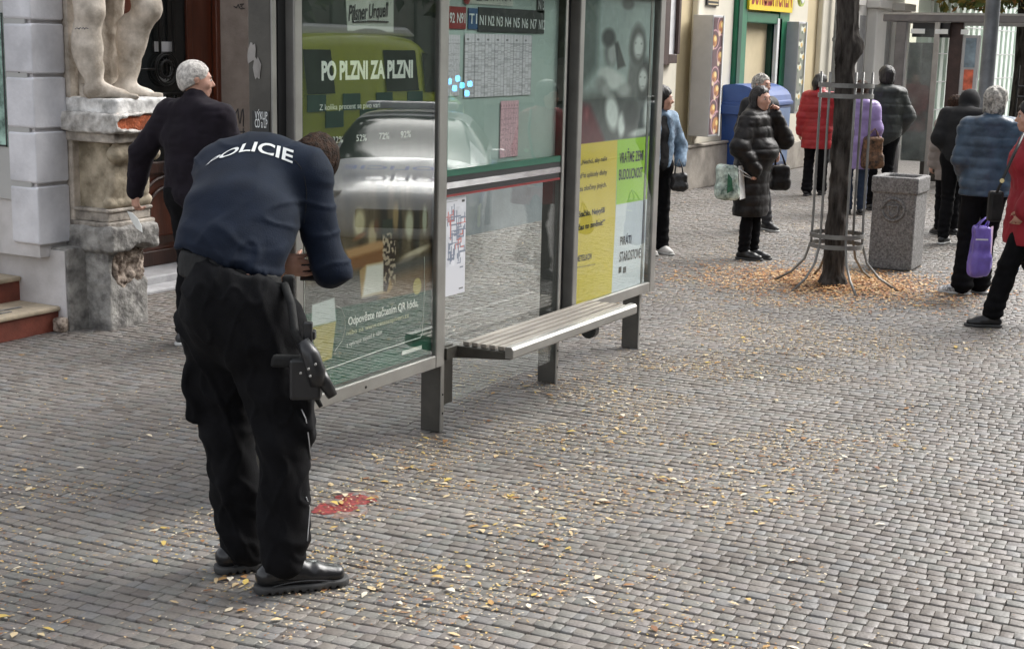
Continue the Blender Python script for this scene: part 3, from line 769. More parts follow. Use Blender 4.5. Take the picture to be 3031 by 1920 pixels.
put_text('lettering', 'CHICKEN', bpy.data.materials['dark_red_letters'], sg, (gx1-.63, FY-.101, 2.60), (1, 0, 0), (0, 0, 1), .50, width=1.1, off=.002, bold=.004)
# small dark number plate, menu frame, round sign
ns = empty('name_plate', (fx(2105, 10), FY, 2.6), 'small dark plate with light lettering on the cream wall beside the green doorway', 'plate')
a, b = fx(2088, 10), fx(2122, 10)
MB().box(a, b, FY-.03, FY-.001, fz(2105, 18), fz(2105, -25)).build('plate_panel', m_txtk, ns); 
for k in range(4): MB().box(a+.03, b-.03, FY-.034, FY-.031, fz(2105, 15)+k*.05, fz(2105, 15)+k*.05+.018).build('lettering', m_cream, ns)
mf = empty('menu_case', (18.07, FY, 1.9), 'dark brown wooden menu case with white pages on the cream pilaster', 'display case')
MB().box(17.72, 17.9, FY-.12, FY-.021, 1.72, 3.2).box(18.18, 18.26, FY-.12, FY-.021, 1.86, 3.2).box(17.9, 18.18, FY-.12, FY-.021, 1.74, 1.86).build('case_frame', m_brown, mf, bevel=.008)
MB().box(17.9, 18.18, FY-.07, FY-.021, 1.86, 3.2).build('pages', M('menu_pages', (.75, .75, .76), .5, var=.08, vs=7), mf)
rb = empty('round_sign', (24.2, FY-.1, 2.75), 'small round green and yellow sign hanging by the second light box', 'sign')
p_ = PY(2372, -6, FY-.15); MB().cyl(p_+[0, -.02, 0], p_+[0, .02, 0], .14, n=28).build('disc', M('lime_disc', (.45, .55, .12), .4), rb); MB().cyl(p_+[0, -.021, 0], p_+[0, -.03, 0], .09, n=24).build('disc_centre', m_txtw, rb)
MB().cyl(p_+[0, .02, .0], (p_[0], FY, p_[2]), .02).build('bracket', m_iron, rb)
# light boxes with food pictures
def lightbox(label, x0, x1, z0, z1, yf, kind):
    t = empty('light_box', ((x0+x1)/2, FY, z0), label, 'light box', 'food light boxes either side of the green doorway')
    MB().box(x0, x1, yf, FY-.003, z0, z1).build('casing', m_lgrey, t, bevel=.01)
    # printed picture with rings of bread and toppings
    nx, nz_ = 26, 150; xs = np.linspace(x0+.02, x1-.02, nx); zz = np.linspace(z0+.03, z1-.03, nz_)
    X, Z = np.meshgrid(xs, zz); C = np.zeros(X.shape+(3,))
    C[:] = s2l((.30, .14, .18)) if kind == 0 else s2l((.42, .44, .38))
    r = np.random.RandomState(4+kind); 
    def blob(cx, cz, rx, rz, c, ring=None):
        d = ((X-cx)/rx)**2+((Z-cz)/rz)**2; w = np.clip((1-d)*3, 0, 1) if ring is None else np.clip(1-np.abs(np.sqrt(d)-1)*ring, 0, 1)
        C[:] = C*(1-w[..., None])+s2l(c)*w[..., None]
    xm = (x0+x1)/2; n = 7
    for i in range(n):
        cz = z0+(z1-z0)*(i+.5)/n+r.uniform(-.04, .04); cx = xm+.08*(-1)**i+r.uniform(-.04, .04)
        if kind == 0:
            sc_ = r.uniform(.7, 1.2); blob(cx, cz, .12*sc_, .10*sc_, (.72, .48, .22)); blob(cx-.05, cz-.08, .05, .05, (.85, .78, .62)); blob(cx+.03, cz+.03, .05, .04, (.9, .8, .5)); blob(cx-.03, cz-.04, .05, .03, (.55, .3, .12))
            blob(cx+.02, cz+.02, .17*sc_, .14*sc_, (.88, .68, .72), 10); 
        else:
            blob(cx, cz, .14, .07, (.85, .86, .78)); blob(cx-.02, cz+.05, .08, .03, (.2, .22, .15)); blob(cx+.05, cz-.02, .06, .04, (.8, .65, .3)); blob(cx-.06, cz-.06, .05, .03, (.25, .35, .2))
    V = np.stack([X.ravel(), np.full(X.size, yf-.004), Z.ravel()], 1); I = np.arange(X.size).reshape(X.shape)
    Q = np.stack([I[:-1, :-1].ravel(), I[:-1, 1:].ravel(), I[1:, 1:].ravel(), I[1:, :-1].ravel()], 1)
    me = np_mesh('picture', V, Q); ca = me.color_attributes.new('print', 'FLOAT_COLOR', 'POINT')
    ca.data.foreach_set('color', np.concatenate([C.reshape(-1, 3), np.ones((X.size, 1))], 1).astype(np.float32).ravel())
    link_mesh('picture', me, bpy.data.materials.get('food_print') or printed('food_print', .3), t)
    MB().box(x1-.02, x1+.012, yf-.02, yf-.005, z0, z1).build('edge_trim', m_txtw, t)
    return t
yb = FY-.30
x_a = PY(2100, 300, yb)[0]; x_b = PY(2143, 100, yb)[0]-.05
lightbox('tall light box with a dark red pretzel and pizza picture left of the green doorway', x_a, x_b, PY(2100, 405, yb)[2], PY(2113, 45, yb)[2], yb, 0)
yb2 = FY-.26; x_a = PY(2358, 200, yb2)[0]; x_b = PY(2382, 150, yb2)[0]
lightbox('tall light box with a green and white salad picture right of the green doorway', x_a, x_b, PY(2350, 300, yb2)[2]-.2, PY(2372, 65, yb2)[2], yb2, 1)
MB().box(x_a-.45, x_a-.25, FY-.06, FY-.003, .3, 2.42).build('white_reveal', m_txtw, hc)
# downpipe
dp = MB().tube([(fx(2452), FY-.12, -.0), (fx(2452), FY-.12, 9)], .07, 12); 
for z in (.6, 2.1): dp.cyl((fx(2452), FY-.12, z), (fx(2452), FY-.12, z+.06), .085, n=12)
tag(dp.build('downpipe', m_zinc, smooth=True), 'zinc drainpipe running down the join between cream and white houses', 'drainpipe')
# white house with pilasters
hw = empty('white_house', (28.0, 7.66, 0), 'white house front with stepped pilasters beyond the zinc drainpipe', 'building')
MB().box(26.02, 31.0, FY+.15, FY+5, 0, 9.).build('wall', m_whitewall, hw)
for x in (26.3, 28.2, 30.1): MB().box(x, x+.75, FY-.05, FY+.149, 0, 2.75).box(x-.08, x+.83, FY-.12, FY+.149, 2.75, 2.9).build('pilaster', m_whitewall, hw, bevel=.02)
MB().box(27.1, 28.1, FY+.13, FY+.149, .4, 2.6).box(29.0, 30.0, FY+.13, FY+.149, .4, 2.6).build('window', M('grey_shop_glass', (.25, .25, .25), .2), hw)
# mint hoarding / ribbed screen closing the view
hg = empty('site_hoarding', (40, 7.4, 0), 'pale mint ribbed site hoarding with thin joints closing the far end of the pavement', 'hoarding')
hm_ = MB(); x = 31.2
while x < 75: hm_.box(x, x+.30, FY-.35, FY-.1, 0, 3.6).box(x+.30, x+.62, FY-.25, FY-.1, 0, 3.6); x += .62
hm_.build('ribbed_panel', m_mint, hg)
hm_ = MB()
for z in (.7, 1.3, 1.9, 2.5, 3.1): hm_.box(31.2, 75, FY-.362, FY-.352, z, z+.02)
hm_.build('joint', m_lgrey, hg)
ht = empty('far_house', (60, 12, 0), 'tall pale cream house rising behind the mint hoarding', 'building')
MB().box(33, 90, 10, 18, 0, 13).build('wall', m_creamlt, ht)
for i in range(12):
    for z in (4.6, 8.2): MB().box(35+i*4, 36.3+i*4, 9.95, 9.999, z, z+2).build('window', m_darkglass, ht)
# dark railings at the right edge
rl = empty('railing', (24, 4.6, 0), 'thin black vertical railing standing at the far right edge of the photo', 'railing')
r_ = MB()
A_, B_ = G(2985, 560), G(3075, 560)
top = PX(2985, 210, A_[0])[2]
for k in range(5):
    p = A_+(B_-A_)*k/4; r_.cyl((p[0], p[1], 0), (p[0], p[1], 1.8), .015, n=6)
for z in (1.35, 1.5): r_.tube([(A_[0], A_[1], z), (B_[0], B_[1], z)], .02, 6)
r_.build('bars', m_iron, rl)

# ================================================================== BUS SHELTER
T = 3.79
sh = empty('bus_shelter', (7.0, T, 0), 'grey steel tram stop shelter with two poster cases and a timetable between dark posts', 'shelter')
m_gl = glass('shelter_glass', .05); m_glad = glass('poster_case_glass', .105)
def post(x, name='post'):
    p = MB().box(x, x+.028, T+.0, T+.115, 0, 2.35).build(name, m_dsteel, sh, bevel=.004)
    MB().box(x+.0, x+.030, T-.008, T-.001, 0, 2.35).build('post_face', m_steel, p, bevel=.002)
    MB().cyl((x+.016, T-.010, .10), (x+.016, T-.008, .10), .006, n=8).cyl((x+.016, T-.010, .2), (x+.016, T-.008, .2), .006, n=8).build('bolt', m_iron, p)
    return p
for x in (4.805, 6.165, 7.463, 8.66): post(x)
MB().box(4.70, 8.95, T-.1, T+.14, 2.36, 2.46).build('header_beam', m_steel, sh, bevel=.01)
MB().box(4.65, 9.0, T-1.35, T+.18, 2.47, 2.49).build('roof', m_gl, sh)
MB().box(4.65, 9.0, T-1.39, T-1.35, 2.44, 2.53).build('roof_edge', m_dsteel, sh, bevel=.01)
for x in (5.2, 6.2, 7.4, 8.5): MB().box(x, x+.05, T-1.3, T-.1, 2.40, 2.468).build('roof_bracket', m_dsteel, sh)

def sheet(name, x0, x1, z0, z1, y, nx, nz, paint, mat, parent):
    xs = np.linspace(x0, x1, nx); zs_ = np.linspace(z0, z1, nz); X, Z = np.meshgrid(xs, zs_)
    C = np.ones(X.shape+(3,))*.5
    C = paint(X, Z, C)
    V = np.stack([X.ravel(), np.full(X.size, y), Z.ravel()], 1); I = np.arange(X.size).reshape(X.shape)
    Q = np.stack([I[:-1, :-1].ravel(), I[:-1, 1:].ravel(), I[1:, 1:].ravel(), I[1:, :-1].ravel()], 1)
    me = np_mesh(name, V, Q); ca = me.color_attributes.new('print', 'FLOAT_COLOR', 'POINT')
    ca.data.foreach_set('color', np.concatenate([np.clip(s2l(np.clip(C, 0, 1)), 0, 1).reshape(-1, 3), np.ones((X.size, 1))], 1).astype(np.float32).ravel())
    return link_mesh(name, me, mat, parent)
def W(px, py, y=T): p = PY(px, py, y); return p[0], p[2]
class Paint:
    def __init__(s, X, Z, C): s.X, s.Z, s.C = X, Z, C
    def mix(s, w, c): w = np.clip(w, 0, 1)[..., None]; s.C = s.C*(1-w)+np.array(c)*w
    def ell(s, px, py, rx, ry, c, soft=.3, rot=0, a=1.):
        cx, cz = W(px, py); kx = W(px+10, py)[0]-cx; kz = cz-W(px, py+10)[1]
        u = (s.X-cx)/(kx/10); v = (s.Z-cz)/(kz/10); q = math.radians(rot); u, v = u*math.cos(q)+v*math.sin(q), -u*math.sin(q)+v*math.cos(q)
        d = np.sqrt((u/rx)**2+(v/ry)**2); s.mix((1-d)/soft*a+.0 if a == 1 else np.clip((1-d)/soft, 0, 1)*a, c)
    def poly(s, pts, c, soft=.006, a=1.):
        P = np.array([W(*p) for p in pts]); ar = np.sum(P[:, 0]*np.roll(P[:, 1], -1)-np.roll(P[:, 0], -1)*P[:, 1]); 
        if ar < 0: P = P[::-1]
        d = np.full(s.X.shape, 1e9)
        for p, q in zip(P, np.roll(P, -1, 0)):
            e = q-p; L = np.hypot(*e); d = np.minimum(d, (e[0]*(s.Z-p[1])-e[1]*(s.X-p[0]))/L)
        s.mix((d/soft+.5).clip(0, 1)*a, c)

# ---- poster case 1 (left)
A0, A1, AZ0, AZ1 = 4.975, 6.068, .437, 2.24
def frame(x0, x1, z0, z1, w, wb, parent):
    MB().box(x0, x0+w, T-.035, T+.07, z0, z1).build('stile', m_steel, parent, bevel=.006)
    MB().box(x1-w*1.35, x1, T-.035, T+.07, z0, z1).build('stile', m_steel, parent, bevel=.006)
    MB().box(x0+w, x1-w*1.35, T-.034, T+.07, z0, z0+wb).build('frame_rail', m_steel, parent, bevel=.006)
    MB().box(x0+w, x1-w*1.35, T-.034, T+.07, z1-wb, z1).build('frame_rail', m_steel, parent, bevel=.006)
    MB().box(x0+w, x1-w*1.35, T+.06, T+.068, z0+wb, z1-wb).build('back_sheet', m_dsteel, parent)
ad1 = empty('poster_case', (5.5, T, .36), 'left poster case of the shelter holding the green beer poster behind reflective glass', 'poster case')
frame(4.92, 6.145, .362, 2.34, .055, .066, ad1)
MB().box(4.868, 4.919, T+.01, T+.07, .30, 2.34).build('dark_gap', m_black, ad1)  # black strip added for the shaded gap between end post and stile
MB().box(4.99, 6.05, T-.024, T-.022, .437, 2.26).build('pane', m_glad, ad1)
MB().cyl((5.45, T-.037, .39), (5.45, T-.0345, .39), .006, n=8).build('lock', m_iron, ad1)
def beer(X, Z, C):
    p = Paint(X, Z, C); n = fbm(np.stack([X*6, Z*6, X*0], -1), 3); n2 = fbm(np.stack([X*20, Z*4, X*0+3], -1), 3)
    p.C[:] = np.array((.13, .16, .13)); p.C += (n*.04)[..., None]
    # warm blurred room behind the glass and the table
    z = Z; wr = np.clip((1.42-z)/.12, 0, 1); p.mix(wr*.9, (.36, .29, .20)); p.C += (wr*n2*.09)[..., None]
    for a, b, w, c in ((1062, 660, 22, (.80, .74, .60)), (1100, 700, 16, (.70, .62, .48)), (1210, 665, 16, (.74, .72, .62)), (1255, 650, 9, (.70, .70, .62)), (1170, 640, 12, (.62, .52, .36))):
        p.ell(a, b, w, 55, c, soft=.5)
    for a, w in ((1135, 14), (1232, 12), (1280, 10), (1182, 8)): p.ell(a, 680, w, 95, (.17, .14, .10), soft=.5)
    p.ell(1230, 745, 60, 13, (.78, .72, .62), .6, 14); p.ell(1200, 770, 50, 10, (.62, .56, .50), .6, 14)
    p.poly([(860, 860), (1300, 745), (1300, 960), (860, 1010)], (.36, .34, .32), .03)
    p.poly([(1120, 830), (1290, 775), (1290, 860), (1120, 900)], (.56, .44, .32), .05, .8)
    p.C += (n2*.025)[..., None]
    # arm, glass of beer, patterned tap handle
    p.poly([(1020, 760), (1150, 715), (1165, 735), (1160, 765), (1100, 790), (1020, 800)], (.55, .36, .20), .02)
    p.poly([(1020, 740), (1120, 712), (1150, 712), (1150, 730), (1030, 765)], (.78, .60, .42), .02)
    p.ell(1062, 700, 26, 10, (.55, .38, .26), .5, 20); p.ell(1112, 668, 9, 26, (.40, .27, .18), .5); p.poly([(1130, 650), (1160, 648), (1160, 700), (1130, 704)], (.20, .22, .17), .01)
    p.poly([(1062, 800), (1085, 782), (1140, 772), (1160, 850), (1150, 865), (1067, 880)], (.72, .58, .38), .012)
    p.poly([(1083, 786), (1136, 776), (1134, 862), (1070, 880)], (.93, .90, .86), .02)
    p.poly([(1133, 720), (1165, 700), (1172, 740), (1158, 800), (1143, 862), (1133, 862)], (.22, .15, .11), .01)
    w = (fbm(np.stack([X*70, Z*70, X*0], -1), 2) > .15); cx0, cz0 = W(1150, 770); w = w*(np.abs(X-cx0) < .055)*(np.abs(Z-cz0) < .13); p.mix(w*.8, (.88, .80, .70))
    # green foot of the poster
    p.poly([(850, 940), (1300, 853), (1320, 1200), (850, 1330)], (.04, .30, .22), .006)
    wv = np.clip((.62-Z)/.25, 0, 1)*(Z < .79); p.C += (wv*n2*.05)[..., None]; p.mix((Z < .52)*(.5+.5*n)*.35, (.55, .70, .62))
    for i in range(4): p.poly([(1150+i*10, 985+i*14), (1296, 935+i*14), (1296, 941+i*14), (1150+i*10, 992+i*14)], (.12, .26, .20), .006, .8)  # dark diagonal stripes: a bench reflection painted into the print
    # tasting card and beer label
    p.poly([(922, 902), (988, 880), (993, 950), (919, 968)], (.86, .87, .86), .008); p.poly([(919, 968), (993, 950), (980, 1060), (935, 1078)], (.74, .68, .38), .008)
    lab = [(1018, -60), (1163, -60), (1163, 96), (1026, 92)]
    p.poly(lab, (.72, .73, .69), .006); p.ell(1095, 102, 58, 18, (.13, .15, .12), .15)
    p.ell(1233, 847, 13, 26, (.80, .72, .45), .12)
    return p.C
po1 = sheet('poster', A0, A1+.02, AZ0, 2.27, T-.004, 300, 480, beer, printed('poster_print', .6), ad1)
m_cw = M('cream_print', (.95, .95, .88), .6, var=.03); m_py = M('pale_yellow_print', (.72, .72, .42), .6, var=.03)
UX, UZ = (1, 0, 0), (0, 0, 1)
def wtext(body, p0, p1, hpx, mat, parent, y=T-.006, bold=.0, name='lettering', shear=0.):
    "lettering whose baseline runs between two photo pixels on the poster plane"
    a = PY(p0[0], p0[1], y); b = PY(p1[0], p1[1], y); t = PY(p0[0], p0[1]-hpx, y)
    ux = nrm(b-a); h = (t[2]-a[2]); return put_text(name, body, mat, parent, (a+b)/2, ux, (-ux[2], 0, ux[0]), h, width=np.linalg.norm(b-a), off=.0, bold=bold, shear=shear)
wtext('PO PLZNI ZA PLZNI', (952, 236), (1222, 228), 55, m_cw, po1, bold=.045)
wtext('Z kolika procent se pivo vari', (946, 327), (1125, 318), 18, m_cw, po1)
for s_, x in (('32%', 985), ('52%', 1055), ('72%', 1122), ('92%', 1186)): wtext(s_, (x, 424-(x-985)*.08), (x+30, 422-(x-985)*.08), 20, m_cw, po1)
wtext('Pilsner', (1032, 62), (1090, 55), 48, m_txtk, po1, bold=.02, shear=.35); wtext('Urquell', (1093, 55), (1152, 48), 44, m_txtk, po1, bold=.02, shear=.35)
po1b = MB(); po1b.tube([PY(x, 72+.0016*(x-1095)**2*.5-9, T-.007) for x in range(1045, 1150, 8)], .004, 5); po1b.build('flourish', m_txtk, po1)
wtext('Odpovězte načtením QR kódu,', (1031, 963), (1238, 905), 25, m_cw, po1, bold=.02)
wtext('nebo na www.cestazapivem.cz', (1026, 993), (1210, 938), 15, m_py, po1)
wtext('a vyhrajte zájezd k nám', (1026, 1028), (1130, 988), 15, m_cw, po1)
ln = MB()
def line(pts, th=.0022): ln.tube([PY(a, b, T-.0065) for a, b in pts], th, 5)
line([(901, 560), (901, 990)]); line([(955, 1097), (1130, 1035), (1245, 998)]); line([(1250, 985), (1256, 860), (1256, 760)], .0013); line([(1245, 998), (1250, 985)])
line([(995, 905), (1010, 912), (1020, 935), (1022, 970), (1012, 1010), (990, 1040)], .0012)
ln.build('border_line', m_cw, po1)
MB().box(*[W(1187, 1050)[0], W(1245, 1050)[0]], T-.0065, T-.005, W(1187, 1050)[1]-.0, W(1187, 1050)[1]+.018).build('small_print', m_cw, po1)

# ---- end post sticker, torn paper
pst_ = empty('sticker', (4.8, T+.05, 1.25), 'black flyer with white lettering about records pasted on the dark end post', 'sticker')
XP = 4.803
def WX(px, py): return PX(px, py, XP)
a, b = WX(748, 405), WX(797, 330)
st_ = MB().box(XP-.002, XP-.0005, min(a[1], b[1]), max(a[1], b[1]), a[2], b[2]).build('paper', m_txtk, pst_)
UY = (0, -1, 0)
for s_, py, hh in (('VÝKUP', 354, 15), ('CD a LP', 378, 16)):
    o = PX(773, py, XP-.003); wd = abs(a[1]-b[1])*.74; put_text('lettering', s_, m_txtw, pst_, o, UY, UZ, hh/440., width=wd, off=-.0, bold=.01)
MB().box(XP-.003, XP-.002, min(a[1], b[1]), max(a[1], b[1]), a[2]+.002, a[2]+.022).build('white_strip', m_txtw, pst_)
r_ = np.random.RandomState(2); c_ = WX(762, 160); mb = MB()
for k in range(5):
    n = 9; oy, oz = r_.uniform(-.035, .035), r_.uniform(-.06, .05)
    mb.add([(XP-.0012-.0004*k, c_[1]+oy+.016*math.cos(t)*r_.uniform(.6, 1.3), c_[2]+oz+.045*math.sin(t)*r_.uniform(.6, 1.3)) for t in np.linspace(0, 2*PI, n+1)[:-1]], [tuple(range(n))])
tag(mb.build('torn_paper', M('torn_paper_remains', (.32, .30, .28), .8, var=.2)), 'pale torn paper remains glued high on the dark end post', 'paper scrap')

# ---- timetable field
tt = empty('timetable_case', (6.7, T, 1.3), 'timetable case with line numbers over pale green backing in the middle of the shelter', 'timetable')
X0, X1 = 6.193, 7.455
MB().box(X0, X1, T+.035, T+.05, 1.325, 2.34).build('backing', M('mint_backing', (.42, .50, .47), .5, var=.05), tt)
MB().box(X0, X1, T-.002, T+.03, 1.318, 1.352).build('green_strip', M('dark_green_strip', (.02, .13, .08), .4, var=.1), tt)
MB().box(X0, X1, T+.0, T+.045, 1.288, 1.317).build('lower_rail', m_black, tt); MB().box(X0, X1, T-.004, T+.04, 1.256, 1.2875).build('lower_rail', M('pale_aluminium', (.6, .6, .6), .25, metal=.8), tt)
MB().box(X0, X1, T+.0, T+.04, 1.226, 1.2555).build('lower_rail', m_black, tt); MB().box(X0, X1, T-.003, T+.035, 1.214, 1.2255).build('red_trim', M('dark_red_trim', (.25, .02, .02), .3), tt)
MB().box(X0, X1, T-.012, T-.010, 1.353, 2.33).build('pane', glass('timetable_glass', .05), tt)
yb_ = T+.030
def tb(name, p0, p1, mat, y=yb_, dz=.0):
    a = PY(*p0, y); b = PY(*p1, y); return MB().box(min(a[0], b[0]), max(a[0], b[0]), y, y+.0035, min(a[2], b[2]), max(a[2], b[2])).build(name, mat, tt)
m_redl = M('line_red', (.26, .015, .015), .5); m_bll = M('line_blue', (.02, .07, .18), .5); m_bkl = M('line_black', (.02, .02, .022), .5)
tb('night_bus_panel', (1322, 85), (1380, 22), m_redl)
tb('tram_panel', (1415, 94), (1612, 33), m_bkl); tb('tram_panel', (1386, 87), (1414.5, 26), m_bll); tb('tram_panel', (1590, 38), (1613, -40), m_bkl)
for s_, x0, x1, y in (('192', 1326, 1346, 67), ('N91', 1353, 1377, 68), ('T1', 1389, 1412, 70)): wtext(s_, (x0, y), (x1, y+1), 31, m_txtw, tt, yb_-.003, bold=.015)
for i, s_ in enumerate(('N1', 'N2', 'N3', 'N4', 'N5', 'N6', 'N7', 'N12')):
    x0 = 1420+i*25.; y = 74+i*1.9; wtext(s_, (x0, y), (x0+18, y+1.), 30, m_txtw, tt, yb_-.003, bold=.01)
wtext('N13', (1594, 29), (1611, 30), 32, m_txtw, tt, yb_-.003)
tb('stop_name_panel', (1372, 10), (1520, -60), M('cream_name_panel', (.55, .55, .50), .5))
q = PY(1383, -4, yb_-.004); MB().cyl(q, q+[0, .003, 0], .030, n=24).build('red_ring', m_redl, tt); wtext('ZASTAVKA', (1410, 3), (1512, 5), 26, m_txtk, tt, yb_-.003)
def columns(X, Z, C):
    C[:] = np.array((.86, .83, .86)); fx_ = (X-X.min())/(X.max()-X.min()); fz_ = (Z-Z.min())/(Z.max()-Z.min())
    r = np.random.RandomState(9); c = np.floor(fx_*21); row = np.floor(fz_*60)
    C *= (1-.16*(np.abs(fx_*7-np.round(fx_*7)) < .05))[..., None]*(1-.08*(np.abs(fx_*21-np.round(fx_*21)) < .12))[..., None]
    nz = _T[(c.astype(int) % 64), (row.astype(int) % 64), 3]; C *= (1-.16*((nz > .45) & (fz_ < .86) & (np.abs(fz_*60-row-.5) < .35)))[..., None]
    C *= (1-.4*((np.abs(fz_-.91) < .018) & (np.abs(fx_*7 % 1-.3) < .12)))[..., None]; C *= (1-.25*(np.abs(fz_-.86) < .006))[..., None]
    return C
pp = printed('timetable_print', .55)
a = PY(1373, 290, yb_); b = PY(1575, 112, yb_); sheet('timetable_sheet', a[0], b[0], a[2]-.0, b[2]+.012, yb_, 170, 130, columns, pp, tt)
a = PY(1326, 285, yb_); b = PY(1362, 104, yb_); sheet('timetable_sheet', a[0], b[0], a[2], b[2], yb_, 50, 110, columns, pp, tt)
def pink(X, Z, C): C = columns(X, Z, C); return C*np.array((1.05, .86, .88))
a = PY(1479, 468, yb_); b = PY(1536, 297, yb_); sheet('timetable_sheet', a[0], b[0], a[2], b[2], yb_, 60, 110, pink, pp, tt)
# lower clear pane with the route map
lp = MB().box(X0, 7.462, T+.012, T+.020, .14, 1.213).build('lower_pane', m_gl, tt)
def mapp(X, Z, C):
    C[:] = np.array((.86, .86, .89)); r = np.random.RandomState(5); fx_ = (X-X.min())/(X.max()-X.min()); fz_ = (Z-Z.min())/(Z.max()-Z.min())
    C -= (.05*fbm(np.stack([fx_*5, fz_*12, X*0], -1), 3)*((fz_ > .3) & (fz_ < .9)))[..., None]
    for k in range(42):
        x, z = r.uniform(.05, .8), r.uniform(.36, .82); c = (.78, .45, .42) if r.rand() < .2 else (.50, .53, .60)
        for j in range(4):
            dx, dz = ((0, .05) if r.rand() < .6 else (.13, 0)); n = 12
            for t in np.linspace(0, 1, n):
                w = (np.abs(fx_-(x+dx*t)) < .022) & (np.abs(fz_-(z+dz*t)) < .006); C[w] = C[w]*.4+np.array(c)*.6
            x += dx; z += dz*(1 if r.rand() < .5 else -1); x = min(x, .95)
    C[(np.abs(fz_-.965) < .004) & (fx_ < .6)] = .5; C[(np.abs(fz_-.955) < .012) & (np.abs(fx_-.87) < .07)] = .25
    C[(np.abs(fz_-.05) < .008) & (np.abs(fx_-.82) < .1)] = .4
    return C
sheet('route_map', 6.196, 6.413, .703, 1.205, T+.008, 90, 200, mapp, pp, tt)

# ---- poster case 2 (right)
ad2 = empty('poster_case', (8.2, T, .38), 'right poster case of the shelter holding the yellow, green and white election poster', 'poster case')
frame(7.598, 8.833, .377, 2.34, .058, .066, ad2)
MB().box(7.50, 7.597, T+.03, T+.05, .36, 2.34).build('dark_gap', m_black, ad2)  # black strip again stands for the shade in the gap by the post
MB().box(7.66, 8.75, T-.024, T-.022, .445, 2.26).build('pane', glass('poster_case_glass_clear', .012), ad2)
def elect(X, Z, C):
    p = Paint(X, Z, C); n = fbm(np.stack([X*5, Z*5, X*0], -1), 3)
    p.C[:] = np.array((.60, .64, .63)); p.C += (n*.03)[..., None]
    g = lambda v: (v, v*1.01, v)
    E = p.ell
    p.poly([(1690, -60), (1775, -60), (1765, 200), (1690, 300)], (.30, .34, .33), .08)
    E(1858, 12, 22, 22, g(.42), .4)
    p.poly([(1712, 215), (1800, 200), (1860, 260), (1925, 250), (1930, 430), (1690, 430)], g(.34), .08)
    # father bending in from the left, small child in front, mother and daughter on the right
    E(1806, 150, 24, 62, g(.40), .5); E(1811, 160, 17, 42, g(.62), .5); E(1800, 112, 24, 34, g(.24), .45); p.poly([(1818, 128), (1828, 125), (1850, 195), (1826, 205)], g(.26), .02)
    E(1886, 140, 29, 80, g(.30), .35); E(1889, 138, 18, 44, g(.74), .45); E(1880, 128, 4, 5, g(.5), .8); E(1897, 130, 4, 5, g(.5), .8); E(1888, 163, 9, 4, g(.5), .8)
    p.poly([(1862, 190), (1915, 200), (1925, 300), (1850, 300)], g(.40), .05)
    E(1906, 240, 25, 82, g(.26), .4); E(1901, 236, 16, 40, g(.74), .45); E(1894, 228, 4, 5, g(.5), .8); E(1907, 230, 4, 5, g(.5), .8); E(1901, 256, 8, 4, g(.55), .8)
    E(1795, 218, 34, 26, g(.74), .5, -10); E(1818, 240, 40, 34, g(.78), .5, -15); E(1778, 250, 22, 30, g(.52), .6); E(1792, 268, 16, 24, g(.60), .6); E(1846, 268, 26, 28, g(.64), .6)
    E(1810, 335, 24, 66, g(.84), .45, 8); E(1838, 370, 14, 46, g(.86), .5); E(1866, 340, 28, 52, g(.24), .5); E(1893, 392, 40, 16, g(.76), .6, 8); E(1914, 340, 15, 60, g(.80), .6)
    p.poly([(1690, 300), (1745, 315), (1792, 430), (1690, 440)], (.38, .13, .16), .05); E(1735, 340, 9, 34, (.56, .28, .30), .9)  # maroon patch: a reflection in the glass, painted into the print
    p.C += (fbm(np.stack([X*30, Z*30, X*0], -1), 2)*.02)[..., None]
    # colour fields
    yl = (.86, .75, .25)
    p.poly([(1680, 431), (1826, 414), (1812, 900), (1680, 900)], yl, .004)
    p.poly([(1826, 414), (1950, 400), (1950, 605), (1822, 606)], (.62, .79, .22), .004); E(1800, 545, 50, 60, (.58, .73, .20), .12) if 0 else None
    p.poly([(1822, 606), (1950, 583), (1950, 900), (1806, 905)], (.88, .89, .91), .004)
    w = np.clip((.95-Z)/.5, 0, 1)*(X < W(1815, 700)[0]); p.mix(w*.3, (.90, .84, .38)); p.C += (n*.012)[..., None]
    return p.C
po2 = sheet('poster', 7.656, 8.72, .437, 2.27, T-.004, 300, 480, elect, bpy.data.materials['poster_print'], ad2)
m_by = M('brown_print', (.12, .09, .02), .6)
for s_, a, b, h_ in (('„Nechci, aby naše', (1719, 488), (1797, 475), 15), ('děti splácely dluhy', (1717, 528), (1797, 515), 15), ('za zločiny jiných.', (1715, 567), (1796, 552), 15)): wtext(s_, a, b, h_, m_by, po2, bold=.015)
for s_, a, b, h_ in (('Stačilo. Nejvyšší', (1713, 643), (1791, 628), 17), ('čas to změnit!“', (1711, 682), (1791, 664), 17), ('METELKOV', (1706, 775), (1752, 766), 18)): wtext(s_, a, b, h_, m_txtk, po2, bold=.02)
for s_, a, b, h_ in (('VRAŤME ZEMI', (1833, 484), (1904, 474), 32), ('BUDOUCNOST', (1832, 533), (1902, 524), 32), ('PIRÁTI', (1835, 726), (1868, 720), 26), ('STAROSTOVÉ', (1833, 775), (1896, 762), 30)): wtext(s_, a, b, h_, m_txtk, po2, bold=.015)
wtext('Poslanecká sněmovna', (1705, 794), (1762, 784), 7, m_by, po2)
for a, b in ((1829, 1837), (1842, 1851)): 
    p0, p1 = W(a, 808), W(b, 788); MB().box(p0[0], p1[0], T-.0065, T-.005, p0[1], p1[1]).build('small_mark', m_txtk, po2)

